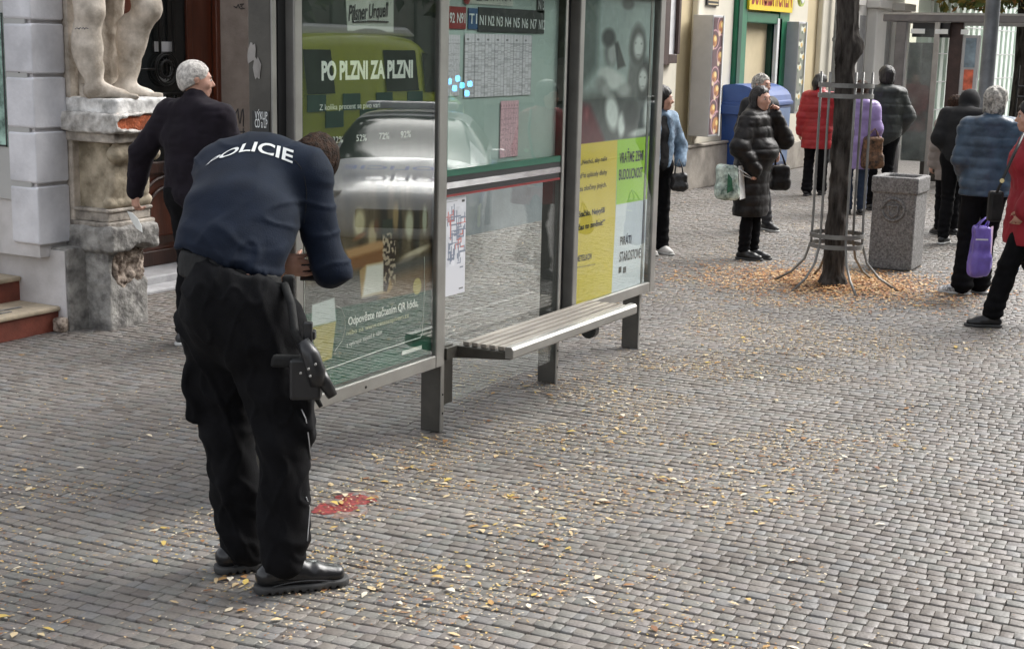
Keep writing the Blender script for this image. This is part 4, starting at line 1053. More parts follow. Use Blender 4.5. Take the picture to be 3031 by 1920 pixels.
# ---- bench fixed to the shelter
be = empty('bench', (7.0, 3.6, 0), 'slatted steel bench cantilevered from the shelter posts beneath the timetable', 'bench')
bz_ = .462; bx0, bx1, bfy, bby = 6.31, 7.83, 3.475, 3.755
m_slat = M('worn_slat', (.30, .27, .235), .55, metal=.15, var=.25, vs=9, bump=.15, stretch=(.2, 1, 1))
MB().prism([(bfy-.030, .405), (bfy-.036, .412), (bfy-.036, .452), (bfy-.026, .466), (bfy+.012, .466), (bfy+.012, .405)], bx0-.01, bx1+.01, 'yz').build('front_rail', m_steel, be, bevel=.004)
sl_w = (bby-bfy-.02)/5
for k in range(5):
    y0 = bfy+.026+k*sl_w; MB().box(bx0+.005, bx1-.03, y0, y0+sl_w-.016, bz_-.022, bz_).build('slat', m_slat, be, bevel=.004)
for x in (bx0-.008, 7.455, bx1-.035): MB().prism([(bfy-.02, .40), (bfy-.02, .455), (bfy+.03, .438), (T+.03, .438), (T+.03, .37)], x, x+.03, 'yz').build('bracket', m_dsteel, be, bevel=.004)
MB().box(6.2, 6.29, T+.0, T+.03, .14, .45).build('support_plate', m_dsteel, be); MB().box(6.2, bx0-.009, 3.77, 3.79, .38, .44).build('support_arm', m_dsteel, be)
MB().cyl((7.50, 3.60, .34), (7.56, 3.60, .34), .05, n=14).build('end_cap', m_black, be, bevel=.006)

# ================================================================== SECOND SHELTER further on
X2 = 22.0
s2 = empty('bus_shelter', (22.5, 4.5, 0), 'second grey shelter further down the pavement behind the stone litter bin', 'shelter')
def y2(px, x=X2): return PX(px, 300, x)[1]
ya, yb3 = y2(2597), y2(3100)
m_gpost = M('mid_grey_post', (.17, .16, .16), .5, metal=.2, var=.15)
z_t, z_b = PX(2700, 40, X2)[2], PX(2700, 65, X2)[2]
MB().box(X2-.02, X2+3.2, yb3, ya, z_b, z_t).build('roof', m_gpost, s2, bevel=.015)
MB().box(X2-.03, X2-.021, yb3, ya, z_t-.02, z_t+.012).build('roof_trim', m_steel, s2)
MB().box(X2, X2+.12, y2(2667), y2(2636), 0, z_b).build('post', m_gpost, s2, bevel=.01)
MB().box(X2+.2, X2+.3, PX(2834, 300, X2+.2)[1], PX(2795, 300, X2+.2)[1], 0, z_b).build('post', m_brown, s2, bevel=.01)
MB().box(X2, X2+.05, y2(2765), y2(2750), 0, z_b).build('frame_upright', m_steel, s2)
MB().box(X2+.01, X2+.02, y2(2750), y2(2676), .35, z_b-.1).build('pane', glass('thin_shelter_glass', .02), s2); MB().box(X2+.04, X2+.05, y2(2750), y2(2676), .35, z_b-.3).build('reflection_sheet', M('reflected_grey', (.16, .16, .16), .5, var=.35, vs=3), s2)  # mottled grey sheet added behind the pane, standing for its reflections
for a, b in ((2681, 2722), (2752, 2790), (2828, 2850)): MB().box(X2-.01, X2+.0, y2(b), y2(a), z_b-.17, z_b-.10).build('notice_strip', m_txtw, s2)
MB().box(X2+.1, X2+.14, y2(2790), y2(2680), z_b-.22, z_b-.01).build('header', m_black, s2)
pc = empty('poster_case', (22.3, y2(2850), .4), 'narrow lit poster case with blue and red picture on the second shelter', 'poster case')
def tram(X, Z, C):
    pass
yy0, yy1 = y2(2876), y2(2836)
MB().box(X2+.1, X2+.22, yy0-.02, yy1+.02, .35, z_b-.18).build('case', m_lgrey, pc, bevel=.01)
MB().box(X2+.09, X2+.099, yy0+.02, yy1-.02, 1.75, z_b-.22).build('blue_picture', M('grey_blue_print', (.20, .27, .32), .4, var=.4, vs=4), pc)
MB().box(X2+.09, X2+.099, yy0+.03, yy1-.03, 1.42, 1.72).build('red_picture', M('orange_red_print', (.55, .12, .06), .4, var=.5, vs=6), pc)
MB().box(X2+.09, X2+.099, yy0+.02, yy1-.02, .5, 1.4).build('grey_picture', M('grey_print', (.28, .27, .27), .4, var=.3, vs=4), pc)
MB().box(X2+.6, X2+2.4, 5.0, 5.3, .42, .47).box(X2+.7, X2+.75, 5.0, 5.3, 0, .42).box(X2+2.2, X2+2.25, 5.0, 5.3, 0, .42).build('seat', m_dsteel, s2)

# lamp post, litter bin, tree with guard
lb_ = AD(2893, 560, 16.5); lt_ = None
lpz = empty('lamp_post', (lb_[0], lb_[1], 0), 'thick grey lamp post rising behind the grey haired woman in the blue jacket', 'lamp post')
MB().lathe([(.11, 0), (.11, .5), (.083, .55), (.080, 2.5), (.07, 6)], (lb_[0], lb_[1], 0), 20).build('shaft', M('grey_painted_shaft', (.15, .16, .17), .45, metal=.3, var=.25, vs=5, bump=.2), lpz, smooth=True)
MB().tube([(lb_[0], lb_[1], 5.9), (lb_[0], lb_[1]-.6, 6.5), (lb_[0], lb_[1]-1.4, 6.6)], .04).build('arm', m_zinc, lpz); MB().box(lb_[0]-.12, lb_[0]+.12, lb_[1]-2., lb_[1]-1.4, 6.52, 6.66).build('lamp_head', m_zinc, lpz, bevel=.03)
# litter bin
b0, b1, b2 = G(2572, 792), G(2698, 806), G(2747, 793)
bn = empty('litter_bin', ((b0[0]+b2[0])/2+.1, (b0[1]+b2[1])/2, 0), 'square speckled granite litter bin with round coat of arms relief beside the guarded tree', 'litter bin')
m_gran = M('speckled_granite', (.14, .135, .13), .8, var=.3, vs=60, bump=.4, bs=90, c2=(.22, .215, .21), detail=8)
hb_ = .84; wx_, wy_ = .46, abs(b0[1]-b1[1])+.02
x0, y0 = b1[0], b1[1]
f = Fld((x0-.06, y0-.06, -.03), (x0+wx_+.06, y0+wy_+.06, hb_+.08), .012)
f.rbox((x0+wx_/2, y0+wy_/2, hb_/2), (wx_/2-.012, wy_/2-.012, hb_/2), rd=.02, k=.005); f.rbox((x0+wx_/2, y0+wy_/2, hb_-.06), (wx_/2+.003, wy_/2+.003, .075), rd=.012, k=.003)
f.rbox((x0+wx_/2, y0+wy_/2, hb_), (wx_/2-.06, wy_/2-.06, .2), rd=.02, k=.005, neg=True)
f.rbox((x0, y0+wy_/2, .55), (.012, wy_/2-.10, .13), rd=.005, k=.004, neg=True)
solid('body', f, m_gran, bn, None, 0)
md = MB(); cy_ = y0+wy_/2
md.tube([(x0+.008, cy_+.10*math.cos(t), .555+.10*math.sin(t)) for t in np.linspace(0, 2*PI, 25)], .014, 6)
md.tube([(x0+.008, cy_-.045, .60), (x0+.006, cy_-.04, .52), (x0+.006, cy_, .485), (x0+.006, cy_+.04, .52), (x0+.008, cy_+.045, .60), (x0+.008, cy_, .585), (x0+.008, cy_-.045, .60)], .013, 6)
md.tube([(x0+.008, cy_, .635), (x0+.006, cy_, .59)], .009, 6); md.tube([(x0+.008, cy_+.085, .575), (x0+.006, cy_, .62), (x0+.008, cy_-.085, .575)], .006, 6)
md.build('relief', m_gran, bn, smooth=True)

def foliage(name, centers, n, size, mat, parent, seed=1):
    r = np.random.RandomState(seed); c = np.array([q[:3] for q in centers]); rad = np.array([q[3] for q in centers]); w = rad**2/np.sum(rad**2)
    k = r.choice(len(c), n, p=w); d = r.normal(0, 1, (n, 3)); d /= np.linalg.norm(d, axis=1)[:, None]
    P = c[k]+d*(rad[k]*r.uniform(.35, 1.05, n)**.6)[:, None]*np.array([1, 1, .8])
    P += .25*np.stack([fbm(P*1.3, 2), fbm(P*1.3+9, 2), fbm(P*1.3+5, 2)], 1)
    a = r.normal(0, 1, (n, 3)); a /= np.linalg.norm(a, axis=1)[:, None]; b = np.cross(a, r.normal(0, 1, (n, 3))); b /= np.linalg.norm(b, axis=1)[:, None]
    s = size*r.uniform(.6, 1.4, n)[:, None]; V = np.stack([P-a*s, P+b*s*.5, P+a*s, P-b*s*.5], 1).reshape(-1, 3)
    return link_mesh(name, np_mesh(name, V, np.arange(4*n).reshape(n, 4)), mat, parent)
m_leafg = leaf_mat('turning_leaves', [(.10, .13, .03), (.22, .20, .04), (.07, .10, .025), (.30, .22, .05), (.14, .15, .03), (.34, .17, .05)])
m_leafd = leaf_mat('dark_green_leaves', [(.045, .065, .02), (.06, .085, .03), (.035, .05, .02), (.08, .10, .03)])
m_bark = M('dark_bark', (.022, .018, .015), .95, var=.35, vs=16, bump=1., bs=34, c2=(.065, .058, .052), stretch=(1, 1, .25), spec=.2)
tb0, tt0 = G(2466, 848), None
tr = empty('street_tree', (tb0[0], tb0[1], 0), 'dark slender tree trunk standing inside the tall metal tree guard', 'tree')
tw = 29/4280*np.dot(tb0-CAM, FWD)
top_ = AD(2513, 0, np.dot(tb0[:2], FH[:2]))
dirv = (top_-np.array([tb0[0], tb0[1], 0]))/top_[2]
pts = [np.array([tb0[0], tb0[1], 0])+dirv*z+np.array([.012*math.sin(z*3), .012*math.cos(z*2.3), 0]) for z in (0, .05, .3, .8, 1.3, 1.9, 2.5, 3.2, 4.2)]
rr_ = [tw*1.12, tw*1.03, tw, tw*.98, tw*.95, tw*1.0, tw*1.02, tw*.95, tw*.8]
f = Fld(np.min(pts, 0)-.25, np.max(pts, 0)+[.25, .25, .02], .016)
for i in range(len(pts)-1): f.seg(pts[i], pts[i+1], rr_[i], rr_[i+1], k=.02)
f.ell(pts[5]+np.array([.02, -.06, .1]), (.07, .07, .09), k=.05); f.ell(pts[0], (tw*1.5, tw*1.5, .09), k=.06)
solid('trunk', f, m_bark, tr, lambda V: .010*(1-np.abs(vnoise(V*np.array([28, 28, 6])))*2.5)+.006*fbm(V*np.array([18, 18, 9]), 2))
lim = MB(); tp = pts[-1]; cent = []
for k in range(7):
    q = 2*PI*k/7; e = tp+np.array([1.4*math.cos(q), 1.4*math.sin(q), 1.6+.3*(k % 3)]); lim.tube([tp-dirv*.5*(k % 2), (tp+e)/2+[0, 0, .2], e], [tw*.5, tw*.3, .02], 7); cent.append((*e, .95))
lim.build('limb', m_bark, tr, smooth=True); cent.append((*(tp+np.array([0, 0, 2.6])), 1.2))
foliage('crown', cent, 3500, .10, m_leafg, tr)
tg = empty('tree_guard', (tb0[0], tb0[1], 0), 'tall galvanised tree guard of upright rods with flared feet and double rings', 'tree guard')
m_galv = M('galvanised_rod', (.22, .22, .21), .45, metal=.5, var=.2)
Dg = np.dot(tb0[:2], FH[:2]); cg = np.array([tb0[0]+.02, tb0[1], 0.]); cg[:2] += 0
lat_c = (2482-CX)/F*Dg; 
Rg = 74/4280*Dg; zt_ = 1.80
z1r, z2r = AD(2482, 252, Dg)[2], AD(2482, 283, Dg)[2]; z3r, z4r = AD(2482, 695, Dg)[2], AD(2482, 725, Dg)[2]
def gp(ang, r, z):
    e = FH[:2]*math.sin(ang)+R0[:2]*math.cos(ang); return np.array([cg[0]+e[0]*r+dirv[0]*z*.35, cg[1]+e[1]*r+dirv[1]*z*.35, z])
for k in range(6):
    an = math.radians(-82+60*k); P = [gp(an, Rg, zt_), gp(an, Rg, 1.3), gp(an, Rg, .6), gp(an, Rg*1.02, .38), gp(an, Rg*1.25, .22), gp(an, Rg*1.75, .10), gp(an, Rg*2.55, .0)]
    MB().tube(P, .011, 8).build('rod', m_galv, tg, smooth=True)
def ringf(z): 
    mb = MB(); n = 40; vs = []
    for i in range(n):
        q = 2*PI*i/n
        for r, dz in ((Rg+.012, -.018), (Rg+.012, .018), (Rg+.018, .018), (Rg+.018, -.018)): p = gp(q, r, z); vs.append((p[0], p[1], p[2]+dz))
    fs = [(4*i+j, 4*i+(j+1) % 4, 4*((i+1) % n)+(j+1) % 4, 4*((i+1) % n)+j) for i in range(n) for j in range(4)]
    mb.add(vs, fs); return mb.build('ring', m_galv, tg, smooth=False)
for z in (z1r, z2r, z3r, z4r): ringf(z)

# blue containers by the green doorway
def container(name, label, x0, x1, y0, y1, h, mb_, ml_, dome):
    t = empty(name, ((x0+x1)/2, (y0+y1)/2, 0), label, 'waste container')
    MB().prism([(x0+.05, .22), (x1-.05, .22), (x1, h), (x0, h)], y0, y1, 'xz').build('tub', mb_, t, bevel=.03)
    MB().box(x0-.03, x1+.03, y0-.03, y1+.03, h+.001, h+.06).build('rim', mb_, t, bevel=.015)
    if dome:
        n = 10; prof = [(y0-.02, h+.062)]+[((y0+y1)/2-(y1-y0)/2*math.cos(PI*k/n), h+.08+.24*math.sin(PI*k/n)) for k in range(n+1)]+[(y1+.02, h+.062)]
        MB().prism(prof, x0-.01, x1+.01, 'yz').build('lid', ml_, t, smooth=False)
    else: MB().prism([(y0-.02, h+.062), (y0-.02, h+.09), (y1+.02, h+.22), (y1+.02, h+.062)], x0-.02, x1+.02, 'yz').build('lid', ml_, t, bevel=.015)
    MB().box(x0-.06, x0-.031, y0+.2, y1-.2, h-.12, h+.02).build('handle', ml_, t, bevel=.01)
    for xx in (x0+.12, x1-.12):
        for yy in (y0+.1, y1-.1): w = MB().cyl((xx-.02, yy, .085), (xx+.02, yy, .085), .085, n=16).build('wheel', m_black, t); MB().box(xx-.03, xx+.03, yy-.02, yy+.02, .1, .219).build('castor_fork', m_zinc, w)
    return t
m_blue = M('blue_plastic', (.02, .07, .26), .4, var=.12, vs=3); m_lblue = M('glare_blue_plastic', (.13, .21, .38), .45, var=.15, vs=3); m_lid = M('pale_grey_lid', (.5, .5, .5), .45, var=.1)  # the paler blue paints light glare on the tub front
cA = G(2238, 547)
wc = container('waste_container', 'large blue wheeled waste container with rounded lid standing left of the green doorway', cA[0], cA[0]+1.4, cA[1], cA[1]+.82, 1.12, m_blue, m_blue, True)
MB().prism([(cA[1]+.02, 1.2), (cA[1]+.02, 1.23), (cA[1]+.42, 1.44), (cA[1]+.42, 1.40)], cA[0]+.6, cA[0]+1.42, 'yz').build('lid_flap', m_lid, wc, bevel=.01)
MB().prism([(cA[0]+.08, .28), (cA[0]+1.3, .28), (cA[0]+1.34, 1.08), (cA[0]+.04, 1.08)], cA[1]-.014, cA[1]-.003, 'xz').build('front_glare', m_lblue, wc)  # sheet coloured as the glare on the street side, not a separate part
st0 = G(2395, 470)
tag(MB().prism([(st0[0]-.3, 0), (st0[0]+.45, 0), (st0[0]+.5, .25), (st0[0]+.35, .42), (st0[0]-.2, .42), (st0[0]-.35, .2)], st0[1]-.2, st0[1]+.3, 'xz').build('stone_block', m_plinth, bevel=.05), 'low rounded grey stone block by the wall left of the red coat', 'stone')
# background trees
def tree(label, x, y, hgt, blobs, mat, n, size, seed, group=None, tr_r=.16):
    t = empty('street_tree', (x, y, 0), label, 'tree', group); zb = min(b[2]-b[3]*.5 for b in blobs)
    MB().tube([(x, y, 0), (x+.05, y, zb*.5), (x, y+.06, zb+.6), (x, y, zb+1.6)], [tr_r*1.2, tr_r, tr_r*.85, tr_r*.5], 12).build('trunk', m_bark, t, smooth=True)
    L = MB()
    for b in blobs: L.tube([(x, y, zb+.3), ((x+b[0])/2+x/2-x*.0, (y+b[1])/2, (zb+b[2])/2), (b[0], b[1], b[2])] if 0 else [(x, y, zb+.2), ((x+b[0])/2, (y+b[1])/2, (zb+b[2])/2+.2), (b[0], b[1], b[2])], [tr_r*.5, tr_r*.3, .02], 6)
    L.build('limb', m_bark, t, smooth=True); foliage('crown', blobs, n, size, mat, t, seed); return t
bl = [(32+a, 6.0+b, 3.85+c, 1.25) for a, b, c in ((0, 0, 0), (1.6, .2, .1), (-1.4, .5, .0), (.5, -1.5, .1), (1.2, -2.8, .2), (-.5, 0, 1.8), (1, -1.2, 1.6), (-2.6, .6, .5), (3, -.6, .3), (-1.0, -2.2, .3))]
tree('yellowing tree whose lower leaves hang above the second shelter roof', 32.4, 5.6, 7, bl, m_leafg, 16000, .10, 4)
def ball(cx, cy, seed, n=9, R=2.6, z=6.2):
    r = np.random.RandomState(seed); return [(cx+r.uniform(-R, R), cy+r.uniform(-R, R), z+r.uniform(-2., 2.6), r.uniform(1.3, 1.9)) for _ in range(n)]
for i, (x, y) in enumerate([(13.5, -7.6), (19.5, -8.4), (26.5, -8.0), (7., -8.)]):
    tree(['dense dark tree across the road, nearest the police car', 'broad dark tree across the road behind the ambulance', 'far dark tree across the road past the ambulance', 'dark tree across the road behind the photographer\'s right'][i], x, y, 8, ball(x, y, 20+i, 12, 2.8, 4.8), m_leafd, 7000, .22, 30+i, 'dark trees across the road', .2)
ob = empty('opposite_house', (14, -15, 0), 'tall grey brown house row across the road, mirrored in the glass', 'building')
MB().box(-20, 55, -22, -15, 0, 15).build('wall', M('sooty_render', (.16, .15, .13), .8, var=.2, vs=1.5), ob)
for i in range(18):
    for z in (1.2, 5, 8.6, 12): MB().box(-17+i*4, -15.5+i*4, -14.999, -14.9, z, z+2).build('window', m_darkglass, ob)

# ================================================================== VEHICLES parked in the road (seen mirrored in the shelter glass)
m_wp = M('white_car_paint', (.75, .75, .76), .25, var=.02, coat=.6)
m_yp = M('yellow_green_paint', (.62, .72, .04), .3, var=.04, coat=.5)
m_gp = M('dark_green_panel', (.01, .12, .09), .35, var=.05)
m_bp = M('blue_stripe', (.02, .06, .35), .35, var=.05)
m_cg = M('car_glass', (.015, .022, .022), .12, var=.05, spec=.25)
m_tyre = M('tyre_rubber', (.015, .015, .015), .8)
m_rim = M('alloy_rim', (.4, .4, .4), .35, metal=.8)
e_blue = emis('flashing_blue', (.08, .5, 1.), 7.)
e_red = emis('tail_red', (1., .05, .03), .9)
def vehicle(name, label, st, pos, head, paint, cat, belt_glass, wheels, roof_w, sc=1., gl=()):
    "st: stations (x, half width, bottom z, belt z, roof z, roof half width)"
    R = Matrix.Rotation(head, 3, 'Z')*sc; pos = np.array(pos, float)
    t = empty(name, pos, label, cat)
    rows = []
    for x, w, zb, zl, zr, wr in st:
        h = [(w*.93, zb), (w, zb+.12), (w, zl-.1), (w*.985, zl), (wr+.03, zr-.05), (wr-.06, zr), (0, zr+.02)]
        rows.append([(x, y, z) for y, z in h]+[(x, -y, z) for y, z in h[-2::-1]])
    n = len(rows[0]); v = [p for r in rows for p in r]
    f = [(i*n+j, i*n+j+1, (i+1)*n+j+1, (i+1)*n+j) for i in range(len(rows)-1) for j in range(n-1)]
    f += [tuple(range(n)), tuple(range((len(rows)-1)*n, len(rows)*n))[::-1]]
    f += [(i*n, (i+1)*n, (i+1)*n+n-1, i*n+n-1) for i in range(len(rows)-1)]
    mb = MB().add(v, f); mb.m = [1 if (k//(n-1), k % (n-1)) in gl else 0 for k in range(len(f))]; mb.xf(R, pos); o = mb.build('body', [paint, m_cg], t, smooth=True, bevel=0)
    ss = o.modifiers.new('sub', 'SUBSURF'); ss.levels = ss.render_levels = 2
    def part(nm, mb, mat, par=None, **k): return mb.xf(R, pos).build(nm, mat, par or t, **k)
    for x in wheels:
        for s_ in (-1, 1):
            w = st[len(st)//2][1]
            ty = part('wheel', MB().cyl((x, s_*(w-.2), .32), (x, s_*(w+.01), .32), .32, n=28), m_tyre, bevel=.03)
            part('rim', MB().cyl((x, s_*(w-.0), .32), (x, s_*(w+.02), .32), .2, n=20), m_rim, ty)
    return t, part
# police estate car: nose towards the shelter
car_p = np.array([12.2, -.33, 0.]); 
st = [(-2.25, .74, .35, .85, .95, .55), (-2.1, .86, .28, .98, 1.18, .60), (-1.6, .90, .22, .98, 1.36, .60), (-.6, .91, .20, .97, 1.41, .60), (.15, .91, .20, .96, 1.38, .60), (.45, .91, .2, .95, 1.26, .62), (1.05, .90, .2, .90, .95, .70), (1.8, .87, .22, .82, .88, .66), (2.15, .80, .28, .70, .76, .62), (2.28, .66, .34, .6, .66, .5)]
pc_, part = vehicle('police_car', 'white police car with blue stripe parked on the pavement, mirrored in the left poster glass', st, car_p, math.radians(152), m_wp, 'car', None, (-1.4, 1.42), None, .90, {(i, j) for i in (4, 5) for j in (4, 5, 6, 7)} | {(i, j) for i in (2, 3, 4) for j in (3, 8)})
#part('windscreen', MB().add([(.32, -.62, 1.30), (.32, .62, 1.30), (1.02, .76, .955), (1.02, -.76, .955)], [(0, 1, 2, 3)]).add([(.33, -.62, 1.335), (.33, .62, 1.335), (1.03, .76, .985), (1.03, -.76, .985)], [(0, 1, 2, 3)]), m_cg)
for s_ in (-1, 1):
    #part('side_window', MB().add([(.2, s_*.90, 1.0), (-1.9, s_*.90, 1.0), (-1.5, s_*.68, 1.32), (-.0, s_*.68, 1.32)], [(0, 1, 2, 3)]), m_cg)
    part('headlight', MB().obox((2.07, s_*.62, .70), (.12, s_*.05, 0), (0, .15, 0), (0, 0, .07)), m_lgrey, bevel=.03)
    part('blue_stripe', MB().box(-1.9, 1.8, s_*.915-.008, s_*.915+.008, .62, .86), m_bp); part('yellow_patch', MB().box(1.2, 1.9, s_*.90-.008, s_*.90+.008, .4, .6), m_yp)
    part('mirror', MB().box(.78, .92, s_*1.0-.08, s_*1.0+.08, .98, 1.1), m_wp, bevel=.03)
part('grille', MB().box(2.2, 2.3, -.35, .35, .42, .60), m_black, bevel=.02)
lbr = part('light_bar', MB().box(-.35, -.1, -.52, .52, 1.44, 1.52), m_lgrey, bevel=.03)
R_ = Matrix.Rotation(math.radians(152), 3, 'Z'); Rn = np.array(R_)
uxt, uyt = Rn@np.array([0, 1, 0]), Rn@nrm([-1, 0, .12])
put_text('lettering', 'POLICIE', m_bp, pc_, Rn@np.array([1.80, 0, .925])*.90+car_p, uxt, uyt, .17, width=.95, off=.012, bold=.01)
# ambulance van further along the road
av = np.array([19.7, -6.5, -.14])
st = [(-2.55, .90, .4, 1.2, 2.0, .80), (-2.5, .97, .3, 1.2, 2.16, .84), (-1.5, .98, .25, 1.2, 2.20, .85), (.6, .98, .25, 1.2, 2.18, .85), (1.1, .98, .25, 1.2, 2.08, .82), (1.9, .96, .25, 1.15, 1.35, .78), (2.4, .92, .28, 1.02, 1.12, .76), (2.6, .82, .34, .8, .86, .7)]
am, part = vehicle('ambulance', 'yellow and green ambulance van on the road, mirrored in the left poster glass', st, av, math.radians(0), m_yp, 'ambulance', None, (-1.6, 1.6), None)
part('roof_shell', MB().prism([(-2.4, 2.13), (-2.3, 2.32), (.8, 2.30), (1.1, 2.15)], -.72, .72, 'xz'), m_wp, bevel=.05)
part('windscreen', MB().add([(1.18, -.7, 2.02), (1.18, .7, 2.02), (1.93, .8, 1.38), (1.93, -.8, 1.38)], [(0, 1, 2, 3)]), m_cg)
for s_ in (-1, 1):
    for a, b in ((-2.3, -1.6), (-.2, .75)): part('side_window', MB().add([(a, s_*.985, 1.28), (b, s_*.985, 1.28), (b, s_*.90, 1.93), (a, s_*.90, 1.93)], [(0, 1, 2, 3)]), m_cg)
    part('door_window', MB().add([(.95, s_*.985, 1.25), (1.75, s_*.975, 1.25), (1.3, s_*.90, 1.85), (.95, s_*.90, 1.9)], [(0, 1, 2, 3)]), m_cg)
    for i in range(5): part('green_block', MB().box(-2.3+i*.9, -1.85+i*.9, s_*.985-.01, s_*.985+.01, 1.02, 1.27), m_gp); part('green_block', MB().box(-1.85+i*.9, -1.4+i*.9, s_*.985-.01, s_*.985+.01, .77, 1.02), m_gp)
    part('tail_light', MB().box(-2.58, -2.5, s_*.88-.05, s_*.88+.08, 1.0, 1.22), e_red, bevel=.02)
for x, y, z in ((1.62, 1.06, 1.42), (1.80, 1.06, 1.30), (1.95, 1.03, 1.46), (2.15, 1.0, 1.34), (2.35, .98, 1.2), (2.5, .95, 1.36)): part('beacon', MB().box(x-.045, x+.045, y-.03, y+.03, z-.05, z+.05), e_blue, bevel=.02)
part('roof_marker', MB().box(-2.4, -2.1, -.5, .5, 2.33, 2.45), m_bp, bevel=.02)

# ================================================================== PEOPLE
m_skin = M('skin', (.56, .31, .22), .55, var=.10, vs=18, bump=.08, bs=150, c2=(.58, .33, .25))
m_eye = M('eye_white', (.55, .52, .48), .2, var=.02); m_iris = M('dark_iris', (.03, .02, .015), .2)
m_hair_k = M('black_hair', (.012, .010, .010), .45, var=.4, vs=40, bump=.6, bs=120)
m_hair_b = M('brown_hair', (.014, .007, .004), .7, var=.5, vs=60, bump=1., bs=140, spec=.2, c2=(.04, .018, .010))
m_hair_w = M('white_hair', (.42, .39, .36), .7, var=.25, vs=50, bump=.6, bs=150, c2=(.60, .57, .53))
m_hair_g = M('grey_hair', (.20, .19, .17), .65, var=.5, vs=35, bump=.7, bs=130, c2=(.40, .38, .34))
m_tr_k = M('black_trouser_cloth', (.005, .005, .006), .9, var=.3, vs=12, bump=.2, bs=200, spec=.15)
m_shoe_k = M('black_shoe', (.012, .012, .013), .35, var=.2, vs=20)
m_sole = M('grey_rubber_sole', (.05, .05, .05), .7)
m_wsole = M('white_rubber_sole', (.55, .55, .53), .6)

def hand(f, wr, d, palm, r=1., curl=.35, thumb=1, grip=False, k=.006):
    "palm, four unequal bent fingers and a thumb leaving the side of the palm"
    wr = np.array(wr, float); d = nrm(d); palm = nrm(np.array(palm)-d*np.dot(palm, d)); sd_ = np.cross(palm, d)*thumb
    f.seg(wr-d*.02*r, wr+d*.035*r, .026*r, .032*r, side=sd_, flat=.62, k=.012)
    f.seg(wr+d*.03*r, wr+d*.085*r, .037*r, .040*r, side=sd_, flat=.42, k=.012)
    for i, (o, L) in enumerate(((.030, .070), (.010, .078), (-.010, .073), (-.029, .058))):
        a = wr+(d*.092+sd_*o)*r; q = curl*(1+.15*i); c1, s1 = math.cos(q), math.sin(q); c2, s2 = math.cos(q*2.1), math.sin(q*2.1)
        b = a+(d*c1+palm*s1+sd_*o*1.5)*L*.5*r; e = b+(d*c2+palm*s2)*L*.5*r
        f.seg(a-d*.012*r, b, .0095*r, .0088*r, k=k*.5); f.seg(b, e, .0088*r, .0072*r, k=.003)
    a = wr+(d*.025+sd_*.028)*r; b = a+(d*.032+sd_*.028+palm*.014)*r; e = b+(d*.03+sd_*.002+palm*.018)*r
    f.seg(a, b, .014*r, .011*r, k=.008); f.seg(b, e, .011*r, .009*r, k=.003)

def head(f, c, fw, up, s=1., male=True, age=0):
    "skull, jaw, brow, eye sockets, nose, lips, ears"
    fw = nrm(fw); up = nrm(np.array(up)-fw*np.dot(up, fw)); L = np.cross(up, fw); c = np.array(c, float)
    P = lambda x, y, z: c+(fw*x+L*y+up*z)*s
    f.ell(P(-.012, 0, .028), (.096*s, .075*s, .088*s), fw, up, k=.01)
    f.ell(P(.022, 0, -.02), (.070*s, .064*s, .088*s), fw, up, k=.02)
    f.seg(P(.045, .022, -.082), P(.045, -.022, -.082), .026*s, k=.02); f.ell(P(.062, 0, -.088), (.022*s, .024*s, .02*s), fw, up, k=.015)
    f.seg(P(.082, .03, .022), P(.082, -.03, .022), .013*s, k=.015)
    for q in (-1, 1):
        f.ell(P(.094, q*.031, .003), (.018*s, .021*s, .014*s), fw, up, k=.008, neg=True); f.ell(P(.076, q*.031, .002), (.015*s, .016*s, .013*s), fw, up, k=.003)
        f.ell(P(.066, q*.043, -.025), (.02*s, .018*s, .02*s), fw, up, k=.02)
        f.seg(P(-.006, q*.076, .018), P(-.002, q*.080, -.014), .016*s, .011*s, side=fw, flat=.45, k=.006)
        f.ell(P(.002, q*.086, .002), (.008*s, .005*s, .013*s), fw, up, k=.003, neg=True)
    f.seg(P(.088, 0, .008), P(.108, 0, -.028), .009*s, .013*s, k=.008); f.seg(P(.094, .011, -.034), P(.094, -.011, -.034), .009*s, k=.006)
    f.seg(P(.088, .018, -.058), P(.088, -.018, -.058), .0085*s, k=.004); f.seg(P(.085, .015, -.068), P(.085, -.015, -.068), .009*s, k=.004)
    f.seg(P(.094, .02, -.063), P(.094, -.02, -.063), .0025*s, k=.002, neg=True)
def eyes(c, fw, up, s, parent):
    fw = nrm(fw); up = nrm(np.array(up)-fw*np.dot(up, fw)); L = np.cross(up, fw); c = np.array(c, float)
    for q in (-1, 1):
        p = c+(fw*.083+L*q*.031+up*.002)*s
        e = MB().lathe([(0, -.011*s), (.008*s, -.008*s), (.011*s, 0), (.008*s, .008*s), (0, .011*s)], p, 14, fw).build('eye', m_eye, parent, smooth=True)
        MB().cyl(p+fw*.0095*s, p+fw*.0112*s, .0055*s, n=12).build('iris', m_iris, e)
        MB().tube([p+(L*(-.014)+up*.020+fw*.010)*s, p+(up*.024+fw*.013)*s, p+(L*.014+up*.020+fw*.010)*s], .003*s, 5).build('eyebrow', m_hair_k, parent)

